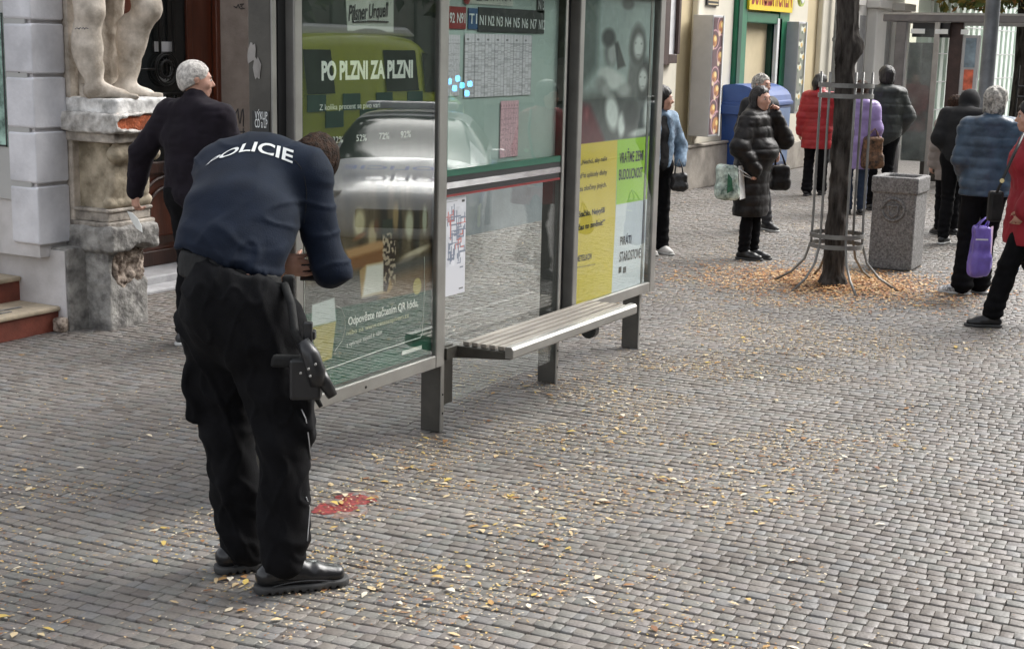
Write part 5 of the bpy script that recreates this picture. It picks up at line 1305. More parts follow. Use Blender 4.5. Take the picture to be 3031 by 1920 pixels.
DEF = dict(hipL=(0, .09, .92), kneeL=(.02, .10, .50), ankL=(-.01, .10, .09), hipR=(0, -.09, .92), kneeR=(.02, -.10, .50), ankR=(-.01, -.10, .09),
           pel=(0, 0, .96), wst=(0, 0, 1.10), chs=(0, 0, 1.28), nck=(-.01, 0, 1.47), hd=(.02, 0, 1.625),
           shL=(0, .162, 1.405), elL=(-.03, .225, 1.14), wrL=(.05, .235, .90), shR=(0, -.162, 1.405), elR=(-.03, -.225, 1.14), wrR=(.05, -.235, .90))
def bounds(J, m=.32):
    P = np.array(list(J.values())); return P.min(0)-m, P.max(0)+m
class Person:
    def __init__(s, label, loc, head_, h, pose={}, face=None, tilt=(0, 0, 1), fat=1., toesL=0., toesR=0., handL=None, handR=None, male=False, group=None, J=None, headscale=1., vox=.011):
        s.t = empty('person', (loc[0], loc[1], 0), label, 'person', group); s.k = h/1.75; s.fat = fat; s.vox = vox
        s.yaw = head_; c, q = math.cos(head_), math.sin(head_); s.R = np.array([[c, -q, 0], [q, c, 0], [0, 0, 1]]); s.loc = np.array([loc[0], loc[1], 0.])
        j = dict(DEF); j.update(pose); s.J = J or {n: s.W(p) for n, p in j.items()}
        s.fw = s.R[:, 0]; s.lf = s.R[:, 1]
        fy = head_+(face or 0); s.face = np.array([math.cos(fy), math.sin(fy), 0.]); s.tilt = np.array(tilt, float)
        if tilt == (0, 0, 1): s.tilt = UPZ
        s.toe = {n: np.array([math.cos(head_+a), math.sin(head_+a), 0]) for n, a in (('L', toesL), ('R', toesR))}
        s.hands = {'L': handL, 'R': handR}; s.hs = headscale*s.k**.5
    def W(s, p): return s.loc+s.R@(np.array(p, float)*s.k)
    def torso(s, f, g=0., z0=None, k=.04, belly=0.):
        J, a = s.J, s.fat; side = nrm(J['shL']-J['shR']); sh = nrm(J['hipL']-J['hipR']); q = s.k
        f.seg(J['pel']+sh*.0, J['wst'], (.162*a+g)*q, (.145*a+g)*q, side=sh, flat=.74, k=k)
        f.seg(J['wst'], J['chs'], (.145*a+g)*q, (.168*a+g)*q, side=side, flat=.70, k=k)
        f.seg(J['chs'], (J['shL']+J['shR'])/2+ (J['nck']-J['chs'])*.0, (.168*a+g)*q, (.135*a+g)*q, side=side, flat=.66, k=k)
        f.seg(J['shL'], J['shR'], (.058+g)*q, k=k*1.3)
        f.seg((J['shL']+J['shR'])/2, J['nck'], (.085+g*.7)*q, (.062+g*.5)*q, side=side, flat=.85, k=k)
        if belly: f.ell(J['wst']+s.fw*.06*q, ((.13*a+g)*q, (.15*a+g)*q, .16*q), s.fw, UPZ, k=.06)
    def arms(s, f, g=0., to=1., k=.03, which='LR', puff=0.):
        J, q = s.J, s.k
        for n in which:
            a, b, c = J['sh'+n], J['el'+n], J['wr'+n]; c = b+(c-b)*to
            f.seg(a, b, (.052+g)*q, (.042+g)*q, k=k); f.seg(b, c, (.043+g)*q, (.030+g*.85)*q, k=k)
    def legs(s, f, g=0., to=1., k=.03, which='LR', flare=0.):
        J, q, a = s.J, s.k, s.fat
        for n in which:
            h, kn, an = J['hip'+n], J['knee'+n], J['ank'+n]; an = kn+(an-kn)*to
            f.seg(h, kn, (.085*a+g)*q, (.056+g)*q, k=k); f.seg(kn, (kn*.6+an*.4), (.056+g)*q, (.056+g)*q, k=k*.7); f.seg(kn*.6+an*.4, an, (.056+g)*q, (.038+g+flare)*q, k=k*.7)
        f.seg(J['hipL'], J['hipR'], (.10*a+g)*q, k=k*1.5)
    def body(s, mat=m_skin):
        lo, hi = bounds(s.J); f = Fld(lo, hi, s.vox); J, q = s.J, s.k
        s.torso(f, -.01); s.arms(f, -.004); s.legs(f, -.012)
        f.seg(J['nck']-(J['hd']-J['nck'])*.3, J['hd']-s.face*.01, .056*q, .052*q, k=.02)
        head(f, J['hd'], s.face, s.tilt, s.hs)
        for n in 'LR':
            hd_ = s.hands[n]
            if hd_ == 'none': continue
            d, palm, curl = hd_ if hd_ else (J['wr'+n]-J['el'+n], -s.lf*(1 if n == 'L' else -1), .5)
            hand(f, J['wr'+n], d, palm, q*getattr(s, 'hsc', 1.), curl, thumb=(1 if n == 'L' else -1)*(1 if not hd_ else 1))
            an = J['ank'+n]; f.seg(an, an+s.toe[n]*.075*q-[0, 0, .05*q], .028*q, .018*q, k=.02)
        solid('body', f, mat, s.t); eyes(J['hd'], s.face, s.tilt, s.hs, s.t)
    def garment(s, name, mat, g=.02, torso=True, arms=1., hem=None, zmin=None, quilt=0, qp=.08, fold=.006, hood=False, collar=True, skirt=None, belly=0, seed=0, kids=None, puff=0):
        lo, hi = bounds(s.J); f = Fld(lo, hi, s.vox); J, q = s.J, s.k
        s.torso(f, g, belly=belly)
        if skirt is not None:
            z1, w1, w2 = skirt; c = J['pel'].copy(); b = c.copy(); b[2] = z1; f.seg(c, b, w1*q, w2*q, side=s.lf, flat=.72, k=.03)
        if arms: s.arms(f, g+.004, arms)
        if collar: f.seg(J['nck']-UPZ*.02*q, J['nck']+(J['hd']-J['nck'])*.32, (.072+g*.6)*q, (.062+g*.4)*q, k=.02)
        if hood:
            b = J['nck']-s.fw*.07*q-UPZ*.02*q; f.seg(b+s.lf*.07*q, b-s.lf*.07*q, (.055+g*.5)*q, k=.03); f.seg(b-UPZ*.07*q+s.lf*.04*q, b-UPZ*.07*q-s.lf*.04*q, .05*q, k=.03)
        if hem is not None: f.cut((0, 0, hem), (0, 0, -1))
        o3 = seed*3.7; R = s.R; L0 = s.loc
        def dsp(V):
            X = (V-L0)@R; r = fold*(fbm(np.stack([X[:, 0]*9, X[:, 1]*9, X[:, 2]*5], 1)+o3, 3))
            r += fold*.7*np.abs(vnoise(np.stack([X[:, 0]*14, X[:, 1]*14, X[:, 2]*22], 1)+o3))
            if quilt: r += quilt*(np.sqrt(np.abs(np.sin(np.pi*(V[:, 2]+.012*vnoise(X*4+o3))/qp)))-.8)
            if hem is not None: r *= np.clip((V[:, 2]-hem-.012)/.03, 0, 1)
            return r
        return solid(name, f, mat, s.t, dsp)
    def trousers(s, mat, g=.012, to=.97, flare=.012, fold=.006, top=None, name='trousers', seed=1):
        lo, hi = bounds(s.J, .25); f = Fld(lo, hi, s.vox); s.legs(f, g, to, flare=flare); J = s.J
        sh = nrm(J['hipL']-J['hipR']); f.seg(J['pel'], J['wst'], (.16*s.fat+g)*s.k, (.145*s.fat+g)*s.k, side=sh, flat=.74, k=.04)
        c = J['wst']; f.cut(c, nrm(J['wst']-J['pel']))
        def dsp(V):
            low = np.exp(-((V[:, 2]-.12*s.k)/.14)**2)+.8*np.exp(-((V[:, 2]-.5*s.k)/.09)**2)
            return fold*fbm(V*np.array([10, 10, 5])+seed*3, 3)+fold*.8*low*np.sin(V[:, 2]*95+3*vnoise(V*9+seed))
        return solid(name, f, mat, s.t, dsp)
    def shoes(s, mat, sole=m_sole, boot=False, L=.17, fold=.0, names='LR', label=None):
        for n in names:
            an, d = s.J['ank'+n].copy(), s.toe[n]; q = s.k; b = np.array([an[0], an[1], max(0, an[2]-.09*q)])
            f = Fld(b-[.32, .32, .03], b+[.32, .32, .32], s.vox*.8); sd_ = np.cross(UPZ, d)
            heel = b-d*.045*q+[0, 0, .045*q]; ball = b+d*(L*.62)*q+[0, 0, .038*q]; tip = b+d*(L)*q+[0, 0, .032*q]
            f.seg(heel, ball, .038*q, .044*q, side=sd_, flat=.95, k=.02); f.seg(ball, tip, .044*q, .036*q, side=sd_, flat=.72, k=.02)
            f.seg(an, ball-d*.02*q, .044*q, .032*q, k=.03)
            if boot: f.seg(an-d*.0, an+UPZ*.09*q, .048*q, .052*q, k=.02)
            f.cut(b+[0, 0, .018*q], (0, 0, -1)); o = solid('shoe', f, mat, s.t)
            if label: o['label'] = label
            f = Fld(b-[.32, .32, .05], b+[.32, .32, .1], s.vox*.7)
            f.seg(heel-[0, 0, .03*q], ball-[0, 0, .024*q], .043*q, .049*q, side=sd_, flat=1., k=.02); f.seg(ball-[0, 0, .024*q], tip-[0, 0, .018*q], .049*q, .042*q, side=sd_, flat=1, k=.02)
            f.cut(b+[0, 0, .024*q], (0, 0, 1)); f.cut(b+[0, 0, .002], (0, 0, -1)); solid('sole', f, sole, o)
    def hair(s, mat, style='short', amp=.006, scale=55):
        c, fw, up, q = s.J['hd'], nrm(s.face), s.tilt, s.hs; up = nrm(up-fw*np.dot(up, fw)); L = np.cross(up, fw)
        P = lambda x, y, z: c+(fw*x+L*y+up*z)*q
        f = Fld(c-.3, c+.3, s.vox*.75)
        f.ell(P(-.018, 0, .040), (.104*q, .084*q, .092*q), fw, up, k=.01)
        f.ell(P(-.045, 0, -.005), (.075*q, .080*q, .080*q), fw, up, k=.02)
        # free the face
        f.ell(P(.105, 0, -.03), (.075*q, .09*q, .095*q), fw, up, k=.01, neg=True)
        if style == 'short':
            f.ell(P(.02, 0, -.075), (.10*q, .12*q, .065*q), fw, up, k=.01, neg=True)
            for z in (-1, 1): f.ell(P(0, z*.085, 0), (.02*q, .02*q, .024*q), fw, up, k=.006, neg=True)
        if style == 'bob': f.ell(P(-.04, 0, -.03), (.085*q, .092*q, .095*q), fw, up, k=.02); f.ell(P(-.02, 0, .05), (.11*q, .095*q, .09*q), fw, up, k=.02); f.ell(P(.105, 0, -.035), (.075*q, .07*q, .09*q), fw, up, k=.01, neg=True)
        if style == 'long':
            for z in (-1, 1): f.seg(P(-.01, z*.07, .02), P(-.0, z*.075, -.15), .035*q, .028*q, k=.02)
            f.seg(P(-.06, 0, .0), P(-.07, 0, -.16), .07*q, .05*q, side=L, flat=.6, k=.03)
        if style == 'bun': f.ell(P(-.11, 0, .0), (.05*q, .06*q, .06*q), fw, up, k=.02); f.seg(P(-.1, 0, -.03), P(-.12, .0, -.10), .04*q, .02*q, k=.02)
        solid('hair', f, mat, s.t, lambda V: amp*(fbm(V*np.array([scale, scale, scale*.3]), 2)+.5*vnoise(V*np.array([12, 12, 9]))), 1)

def px_pt(x, y, D): return AD(x, y, D)
VH = math.radians(28.7)     # heading of the view: people turned away have this heading

# ---------------------------------------------------------------- OFFICER, bent over, back to the camera
m_navy = M('navy_softshell', (.006, .011, .024), .8, var=.22, vs=7, bump=.15, bs=180, spec=.2, sheen=.04)
m_belt = M('black_webbing', (.012, .012, .012), .75, spec=.3, var=.2, vs=60, bump=.2)
m_holst = M('black_holster_plastic', (.016, .016, .017), .32, var=.2, vs=15)
m_reflw = M('reflective_white_print', (.74, .75, .74), .5, var=.04)
m_boot = M('polished_black_boot', (.011, .011, .012), .26, var=.2, vs=12, bump=.1, bs=60)
D0 = 5.08
def hx(x, y, D): return AD(x, y, D)
J = dict(ankR=hx(838, 1640, D0-.06), kneeR=hx(842, 1290, D0-.02), hipR=hx(790, 965, D0+.05),
         ankL=hx(716, 1608, D0+.14), kneeL=hx(676, 1270, D0+.14), hipL=hx(640, 955, D0+.16),
         pel=hx(684, 880, D0+.06), wst=hx(690, 775, D0+.13), chs=hx(715, 640, D0+.26),
         nck=hx(860, 482, D0+.60), hd=hx(924, 490, D0+.72),
         shL=hx(655, 508, D0+.50), shR=hx(905, 512, D0+.40),
         elL=hx(650, 790, D0+.70), wrL=hx(790, 776, D0+.34), elR=hx(982, 786, D0+.33), wrR=hx(972, 800, D0+.60))
mid = (J['ankR']+J['ankL'])/2
of = Person('policeman in navy top lettered POLICIE bending forward over a phone beside the poster case', (mid[0], mid[1]), math.radians(-12), 1.86, J=J, vox=.0085, face=0)
of.k = 1.04; of.hs = 1.02
of.face = nrm(-.10*R0+.40*FH-.91*UPZ); of.tilt = nrm(.45*R0+.85*FH+.3*UPZ)
of.toe = {'R': nrm(.93*R0+.36*FH), 'L': nrm(.88*R0+.48*FH)}
of.hands = {'L': (nrm(.98*R0+.02*FH-.08*UPZ), nrm(.15*UPZ+.9*FH), .30), 'R': (nrm(-.85*R0+.1*FH+.05*UPZ), nrm(.6*FH+.5*UPZ), .6)}
of.hsc = 1.12
of.body(); of.hair(m_hair_b, 'short', .004, 70)
lo, hi = bounds(J, .3)
# trousers with cargo pockets
f = Fld(lo, hi, .009); k = .05
for n, w1, w2, w3 in (('R', .122, .098, .084), ('L', .120, .094, .080)):
    h_, kn, an = J['hip'+n], J['knee'+n], J['ank'+n]
    f.seg(h_, (h_+kn)/2, w1, .110, k=k); f.seg((h_+kn)/2, kn, .110, w2, k=k); f.seg(kn, kn*.5+an*.5, w2, .093, k=.03); f.seg(kn*.5+an*.5, an-[0, 0, .0], .093, w3, k=.02)
f.seg(J['hipL'], J['hipR'], .135, k=.06); sh_ = nrm(J['hipR']-J['hipL'])
f.seg(J['pel'], J['wst'], .182, .182, side=sh_, flat=.70, k=.06); f.ell(hx(648, 925, D0+.02), (.12, .10, .16), k=.08); f.ell(hx(752, 945, D0-.02), (.12, .10, .17), k=.08)
f.rbox(hx(582, 1150, D0+.14), (.035, .075, .115), R0, UPZ, rd=.02, k=.02); f.rbox(hx(900, 1180, D0-.02), (.03, .07, .10), R0, UPZ, rd=.02, k=.02)
f.cut(hx(690, 800, D0), nrm(UPZ+.26*R0+.1*FH))
def dt(V):
    z = V[:, 2]; u_ = V@R0; w1 = vnoise(np.stack([u_*9+z*3, z*5+u_*6, z*0+2], 1)); w2 = vnoise(np.stack([u_*16-z*6, z*9+u_*9, z*0+6], 1)); r = .006*fbm(V*np.array([9, 9, 4.5]), 3)+.010*(1-np.abs(w1)*3.5).clip(-.2, 1)+.006*(1-np.abs(w2)*3.5).clip(-.2, 1)
    for zc, w, a in ((.16, .10, .011), (.30, .10, .006), (.62, .12, .007), (.86, .08, .004)):
        u = V@R0; q = vnoise(np.stack([u*5, z*9+u*7, z*0+zc*9], 1)); r += a*.9*np.exp(-((z-zc)/w)**2)*(1-np.abs(q)*3.2).clip(-.6, 1)
    return r
of_tr = solid('trousers', f, m_tr_k, of.t, dt)
pip = MB()
Tn = BVHTree.FromPolygons([v.co[:] for v in of_tr.data.vertices], [p.vertices[:] for p in of_tr.data.polygons])
def on(bvh, off, x, y, lift=.003):
    "first hit of the sight line through a photo pixel on a garment"
    r = ray(x, y); h = bvh.ray_cast(Vector(CAM-off), Vector(nrm(r)))
    if h[0] is None: return None
    n = np.array(h[1]); n = n if np.dot(n, r) < 0 else -n
    return np.array(h[0])+off+n*lift
off_ = root_loc(of.t)
for seq in ([(893, 1210), (905, 1240), (912, 1280), (915, 1320), (918, 1360), (916, 1400)], [(905, 1470), (915, 1500), (920, 1540), (910, 1570), (908, 1600), (914, 1625), (922, 1640)]):
    P = [on(Tn, off_, *p) for p in seq]; P = [p for p in P if p is not None]
    if len(P) > 2: pip.tube(P, .0022, 5)
pip.build('reflective_piping', M('silver_piping', (.45, .45, .46), .4), of_tr, smooth=True)
# jersey
f = Fld(lo, hi, .009); sd_ = nrm(J['shR']-J['shL'])
f.seg(hx(680, 830, D0+.10), hx(690, 740, D0+.14), .178, .180, side=R0, flat=.74, k=.04)
f.seg(hx(690, 740, D0+.14), hx(710, 640, D0+.24), .180, .184, side=R0, flat=.74, k=.06)
f.seg(hx(716, 640, D0+.24), hx(738, 560, D0+.38), .188, .180, side=R0, flat=.72, k=.08)
f.seg(hx(738, 560, D0+.38), hx(775, 510, D0+.52), .180, .155, side=R0, flat=.72, k=.08)
f.seg(J['shL'], J['shR'], .088, .088, k=.08); f.ell(hx(765, 478, D0+.47), (.17, .10, .095), R0, UPZ, k=.08); f.seg(hx(790, 490, D0+.50), J['nck'], .10, .07, k=.06)
f.seg(J['shR'], J['elR'], .084, .062, k=.05); f.seg(J['elR'], J['elR']*.15+J['wrR']*.85, .062, .044, k=.03)
f.seg(J['shL'], J['elL'], .084, .068, k=.05); f.seg(J['elL'], J['elL']*.12+J['wrL']*.88, .066, .042, k=.03)
f.cut(hx(690, 790, D0-.03), -nrm(UPZ+.25*R0+.1*FH))
def dj(V):
    z = V[:, 2]; low = np.clip((1.38-z)/.25, 0, 1)
    u = V@R0; r = .0035*fbm(V*6+4, 2)
    w1 = vnoise(np.stack([u*7+z*5, z*4-u*2, u*0+3], 1)); w2 = vnoise(np.stack([u*13-z*7, z*8+u*4, u*0+9], 1)); w3 = vnoise(np.stack([u*4+z*12, z*9-u*6, u*0+5], 1))
    r += low*(.024*(1-np.abs(w1)*3).clip(-.3, 1)+.010*(1-np.abs(w2)*3).clip(-.4, 1))+.006*(1-np.abs(w3)*4).clip(0, 1)
    return r
of_j = solid('jersey', f, m_navy, of.t, dj, 2)
# belt
f = Fld(lo, hi, .009)
f.seg(hx(684, 900, D0+.07), hx(680, 770, D0+.12), .188, .183, side=R0, flat=.73, k=.02); nb_ = nrm(UPZ+.25*R0+.1*FH); f.cut(hx(690, 868, D0-.03), -nb_); f.cut(hx(690, 786, D0-.03), nb_)
of_b = solid('belt', f, m_belt, of.t, lambda V: .002*fbm(V*20, 2))
MB().obox(hx(855, 842, D0+.0), R0*.022, FH*.02, UPZ*.035).build('belt_pouch', m_belt, of_b, bevel=.01)
# lettering curved over the upper back
Jn = BVHTree.FromPolygons([v.co[:] for v in of_j.data.vertices], [p.vertices[:] for p in of_j.data.polygons])
me = text_mesh('POLICIE', 1., bold=.022)
bm = bmesh.new(); bm.from_mesh(me); bmesh.ops.triangulate(bm, faces=bm.faces); bmesh.ops.subdivide_edges(bm, edges=bm.edges, cuts=2, use_grid_fill=True); bm.to_mesh(me); bm.free()
xs = [v.co.x for v in me.vertices]; xmin, xmax = min(xs), max(xs); ys = [v.co.y for v in me.vertices]; ymx = max(ys)
_x0 = min([x for x in range(590, 700, 3) if on(Jn, off_, x, 488) is not None] or [620])+6
def curve_px(u, v):
    "u along the word 0..1, v letter height 0..1 -> photo pixel"
    bx = max(607, _x0)+(866-max(607, _x0))*u; base = 494-55*math.sin(min(1, u*1.25)*PI/2)**.8+42*max(0, u-.45)**1.2/.45
    hh = 17+22*u; lean = 14*(1-u)+4
    return bx+lean*v, base-hh*v
bad = 0
for v in me.vertices:
    u = (v.co.x-xmin)/(xmax-xmin); w = max(0, v.co.y)/.73
    p = on(Jn, off_, *curve_px(u, w), lift=.0025)
    if p is None: bad += 1; p = off_+np.array([0, 0, 1.6])
    v.co = Vector(p)
if bad: print('lettering misses', bad)
link_mesh('back_lettering', me, m_reflw, of_j)
sm = MB(); P = [on(Jn, off_, *p, lift=.001) for p in [(872, 475), (890, 495), (902, 530), (907, 570), (905, 620), (900, 660)]]; P = [p for p in P if p is not None]
if len(P) > 2: sm.tube(P, .0016, 5).build('raglan_seam', m_belt, of_j)
# boots
for n in 'RL':
    an, d = J['ank'+n], of.toe[n]; b = np.array([an[0], an[1], 0.]); sdv = np.cross(UPZ, d); b = b-d*.01
    f = Fld(b-[.36, .36, .03], b+[.36, .36, .34], .007)
    heel = b-d*.050+[0, 0, .062]; ball = b+d*.125+[0, 0, .052]; tip = b+d*.205+[0, 0, .045]
    f.seg(heel, ball, .044, .050, side=sdv, flat=1., k=.02); f.seg(ball, tip, .050, .044, side=sdv, flat=.78, k=.02); f.seg(b+[0, 0, .11], ball-d*.02, .050, .036, k=.03); f.seg(b+[0, 0, .10], b+[0, 0, .24], .052, .058, k=.02)
    f.cut(b+[0, 0, .026], (0, 0, -1)); bo = solid('boot', f, m_boot, of.t, lambda V: .0012*np.sin((V@d)*130)*np.exp(-((V[:, 2]-.09)/.03)**2))
    f = Fld(b-[.36, .36, .05], b+[.36, .36, .1], .006)
    f.seg(heel-[0, 0, .04], ball-[0, 0, .035], .050, .057, side=sdv, flat=1, k=.02); f.seg(ball-[0, 0, .035], tip-[0, 0, .028], .057, .052, side=sdv, flat=1, k=.02)
    for q in np.arange(-.05, .22, .028): f.rbox(b+d*q+[0, 0, .004], (.005, .08, .008), d, UPZ, rd=.002, k=.002, neg=True)
    f.cut(b+[0, 0, .032], (0, 0, 1)); f.cut(b+[0, 0, .0], (0, 0, -1)); solid('sole', f, m_sole, bo)
    lc = MB(); pr = None
    for q in range(5):
        c_ = b+d*(.055+.018*q)+[0, 0, .138-.014*q]; lc.tube([c_-sdv*.026+[0, 0, -.008], c_+[0, 0, .006], c_+sdv*.026+[0, 0, -.008]], .003, 5)
    lc.build('laces', m_belt, bo)
    wl = MB(); wl.tube([b+d*t+sdv*(-.054 if n == 'R' else -.052)+[0, 0, .036+.012*math.sin((t+.05)*14)] for t in np.linspace(-.04, .19, 14)], .0025, 5); wl.build('welt', m_holst, bo)
# thigh holster with leg strap
hz = empty('holster', hx(940, 1110, D0-.12), 'black thigh holster rig with pistol strapped to the policeman\'s right leg', 'holster')
c_ = hx(905, 1090, D0-.16)
MB().tube([hx(842, 842, D0-.02), hx(862, 900, D0-.08), hx(872, 980, D0-.12), hx(898, 1030, D0-.15)], .016, 8).build('drop_strap', m_belt, hz, smooth=True)
MB().obox(hx(905, 1120, D0-.14), R0*.055+FH*.01, FH*.022, UPZ*.075).build('leg_plate', m_holst, hz, bevel=.012)
MB().obox(hx(852, 1068, D0-.13), R0*.058, FH*.02, UPZ*.022+R0*.004).build('leg_strap', m_belt, hz, bevel=.012)
hs_ = MB().tube([hx(895, 1010, D0-.16), hx(920, 1050, D0-.17), hx(935, 1100, D0-.17), hx(940, 1140, D0-.17)], [.024, .032, .034, .028], 10).build('holster_body', m_holst, hz, smooth=True)
MB().tube([hx(938, 1090, D0-.15), hx(960, 1130, D0-.15), hx(985, 1172, D0-.15)], [.026, .024, .019], 10).build('muzzle_pouch', m_holst, hz, smooth=True)
MB().tube([hx(930, 1150, D0-.12), hx(938, 1180, D0-.12), hx(950, 1203, D0-.12)], [.010, .010, .008], 8).build('strap_end', m_belt, hz, smooth=True)
MB().obox(hx(912, 985, D0-.12), R0*.016, FH*.014, UPZ*.04).obox(hx(925, 990, D0-.1), R0*.012, FH*.02, UPZ*.016).build('pistol_grip', m_holst, hz, bevel=.006)
for a, b in ((890, 1104), (918, 1113), (934, 1078), (913, 1092)): MB().lathe([(.005, 0), (.004, .002), (0, .003)], hx(a, b, D0-.225), 10, -FWD).build('rivet', m_steel, hz)
# phone held in front
ph = tag(MB().obox(hx(930, 806, D0+.40), R0*.052, FH*.02+UPZ*.03, nrm(np.cross(R0, FH*.02+UPZ*.03))*.0045).build('phone', m_black, bevel=.004), 'dark smartphone held between the bending policeman\'s hands', 'phone')

# ---------------------------------------------------------------- old man walking along
def gp2(px, py): p = G(px, py); return (p[0], p[1])
m_plum = M('dark_plum_fleece', (.013, .010, .015), .9, var=.18, vs=6, bump=.25, bs=160, sheen=.05, spec=.2)
l_ = AD(588, 900, 9.28)
om = Person('white haired man in dark plum fleece walking past the statue holding a white paper', (l_[0], l_[1]), math.radians(6), 1.83, pose=dict(elL=(-.06, .36, 1.17), wrL=(-.04, .43, .93), shL=(0, .185, 1.42), shR=(0, -.185, 1.42), elR=(.02, -.27, 1.16), wrR=(.16, -.25, .95), ankL=(-.06, .06, .09), kneeL=(.0, .07, .5), ankR=(.22, -.12, .09), kneeR=(.14, -.12, .52)), face=math.radians(-50), tilt=(0.05, -.03, 1), fat=1.12, handL=((0.02, .0, -1), (1, -.3, 0), .7), vox=.0095, headscale=.98)
om.body(); om.hair(m_hair_w, 'short', .0018, 45)
om.garment('fleece_jacket', m_plum, g=.026, hem=.80, fold=.010, seed=3, belly=1); om.trousers(m_tr_k, seed=4); om.shoes(M('grey_black_trainer', (.05, .05, .052), .5, var=.6, vs=30), m_wsole)
pw = om.J['wrL']; MB().add([pw+np.array([.02, .09, -.09]), pw+np.array([.0, .07, -.05]), pw+np.array([-.02, -.02, -.19]), pw+np.array([-.01, -.035, -.25]), pw+np.array([.01, .02, -.20])], [(0, 1, 2, 3, 4)])
pp_ = [PY(x, y, pw[1]-.05) for x, y in ((376, 625), (391, 630), (407, 646), (419, 668), (421, 688), (404, 677), (388, 652))]
mbp = MB(); mbp.add(pp_+[p+np.array([.006, .003, 0]) for p in pp_], [tuple(range(7)), tuple(range(7, 14))[::-1]]+[(i, (i+1) % 7, 7+(i+1) % 7, 7+i) for i in range(7)])
tag(mbp.build('paper', M('white_paper', (.85, .88, .88), .6, var=.03)), 'folded white paper held in the white haired man\'s left hand', 'paper')

# ---------------------------------------------------------------- woman on the phone
m_pad = M('black_padded_nylon', (.007, .0065, .0065), .5, var=.3, vs=10, bump=.35, bs=25, c2=(.014, .012, .012), spec=.3)
w = Person('woman in long black padded coat with a phone at her ear', gp2(2212, 766), math.radians(-88), 1.63, pose=dict(hd=(.05, 0, 1.62), elR=(-.04, -.33, 1.15), wrR=(.10, -.22, .93), shL=(.03, .17, 1.40), elL=(.22, .33, 1.20), wrL=(.16, .15, 1.46), ankL=(.03, .07, .09), ankR=(-.02, -.07, .09), kneeL=(.03, .08, .5), kneeR=(.0, -.08, .5)), face=math.radians(-28), fat=1.2, handR=((.02, .0, -1), (0, 1, 0), 1.2), handL=((-.25, -.2, .9), (-.9, .1, 0), .9))
w.body(); w.hair(m_hair_k, 'long'); w.garment('padded_coat', m_pad, g=.045, hem=.42, quilt=.010, qp=.105, fold=.008, collar=True, skirt=(.38, .24, .235), belly=1, seed=5)
w.trousers(m_tr_k, g=.006, seed=6); w.shoes(m_shoe_k, m_sole, boot=True)
MB().obox(w.J['wrL']+np.array([0, 0, .05])+w.fw*-.03, w.fw*.008, w.lf*.02, UPZ*.06).build('phone', m_black, w.t, bevel=.004)
def bag(name, label, px0, px1, py0, py1, D, th, mat, group=None, handles=True, col2=None, hand_=None, taper=.0):
    a, b, c, d = AD(px0, py1, D), AD(px1, py1, D), AD(px1+taper, py0, D), AD(px0-taper*0, py0, D); n = nrm(FH)*th
    cc = (a+b)/2; t = empty(name, (cc[0], cc[1], max(0., cc[2])), label, 'bag', group)
    u = b-a; v = d-a; wd, ht = np.linalg.norm(u), np.linalg.norm(v); ctr = (a+b+c+d)/4+n*.5; X_, Z_ = nrm(u), nrm(v)
    f = Fld(ctr-wd-ht*.6, ctr+wd+ht*.6, .010); f.rbox(ctr, (wd/2, th/2, ht/2), X_, Z_, rd=.03, k=.01); f.rbox(ctr-Z_*ht*.25, (wd/2+.01, th/2+.012, ht*.2), X_, Z_, rd=.04, k=.04)
    o = solid('bag_body', f, mat, t, lambda V: .010*fbm(V*9, 3)+.006*(1-np.abs(vnoise(V*np.array([16, 16, 7])))*3).clip(-.3, 1))
    if handles and hand_ is not None:
        h = np.array(hand_)
        for k in (0, .8): 
            p, q = d+(c-d)*.22+n*k*.6, d+(c-d)*.78+n*k*.6
            MB().tube([p, (p+h)/2+RIGHT*-.01, h, (q+h)/2+RIGHT*.01, q], .006, 6).build('handle', col2 or mat, t, smooth=True)
    return t, (a, b, c, d, n)
Dw = np.dot(np.array(gp2(2212, 766)), FH[:2])
sb_, q_ = bag('shopping_bag', 'green and white shopping bag hanging from the hand of the woman on the phone', 2126, 2186, 492, 592, Dw-.36, .16, M('green_leaf_print', (.16, .27, .21), .5, var=.5, vs=14, c2=(.50, .58, .52)), hand_=w.J['wrR']-[0, 0, .09], col2=m_txtw)
a, b, c, d, n = q_
MB().add([b+n*.05+RIGHT*.012, b+n*1.+RIGHT*.09, c+n*.7+RIGHT*.06, c+n*.05], [(0, 1, 2, 3)]).build('white_side', m_txtw, sb_)
MB().add([a*.6+b*.4-FH*.03+(d-a)*.2, a*.3+b*.7-FH*.03+(d-a)*.3, a*.35+b*.65-FH*.03+(d-a)*.65, a*.55+b*.45-FH*.03+(d-a)*.8], [(0, 1, 2, 3)]).build('leaf_figure', M('dark_green_print', (.03, .13, .07), .5, var=.4, vs=30), sb_)
bag('handbag', 'black soft handbag hanging behind the woman on the phone', 2285, 2338, 490, 562, Dw+.25, .12, m_pad, hand_=AD(2300, 430, Dw+.3))
# man behind her
w = Person('grey haired man standing half hidden behind the woman on the phone', gp2(2228, 682), math.radians(-120), 1.70, face=math.radians(10), fat=1.0, pose=dict(ankL=(.05, .16, .09), ankR=(-.05, -.05, .09)))
w.body(); w.hair(m_hair_g, 'short'); w.garment('jacket', M('black_jacket', (.008, .008, .01), .7, var=.2), g=.03, hem=.80, seed=7); w.trousers(M('charcoal_trousers', (.03, .03, .033), .8, var=.2, vs=9), seed=8); w.shoes(m_shoe_k, m_wsole)
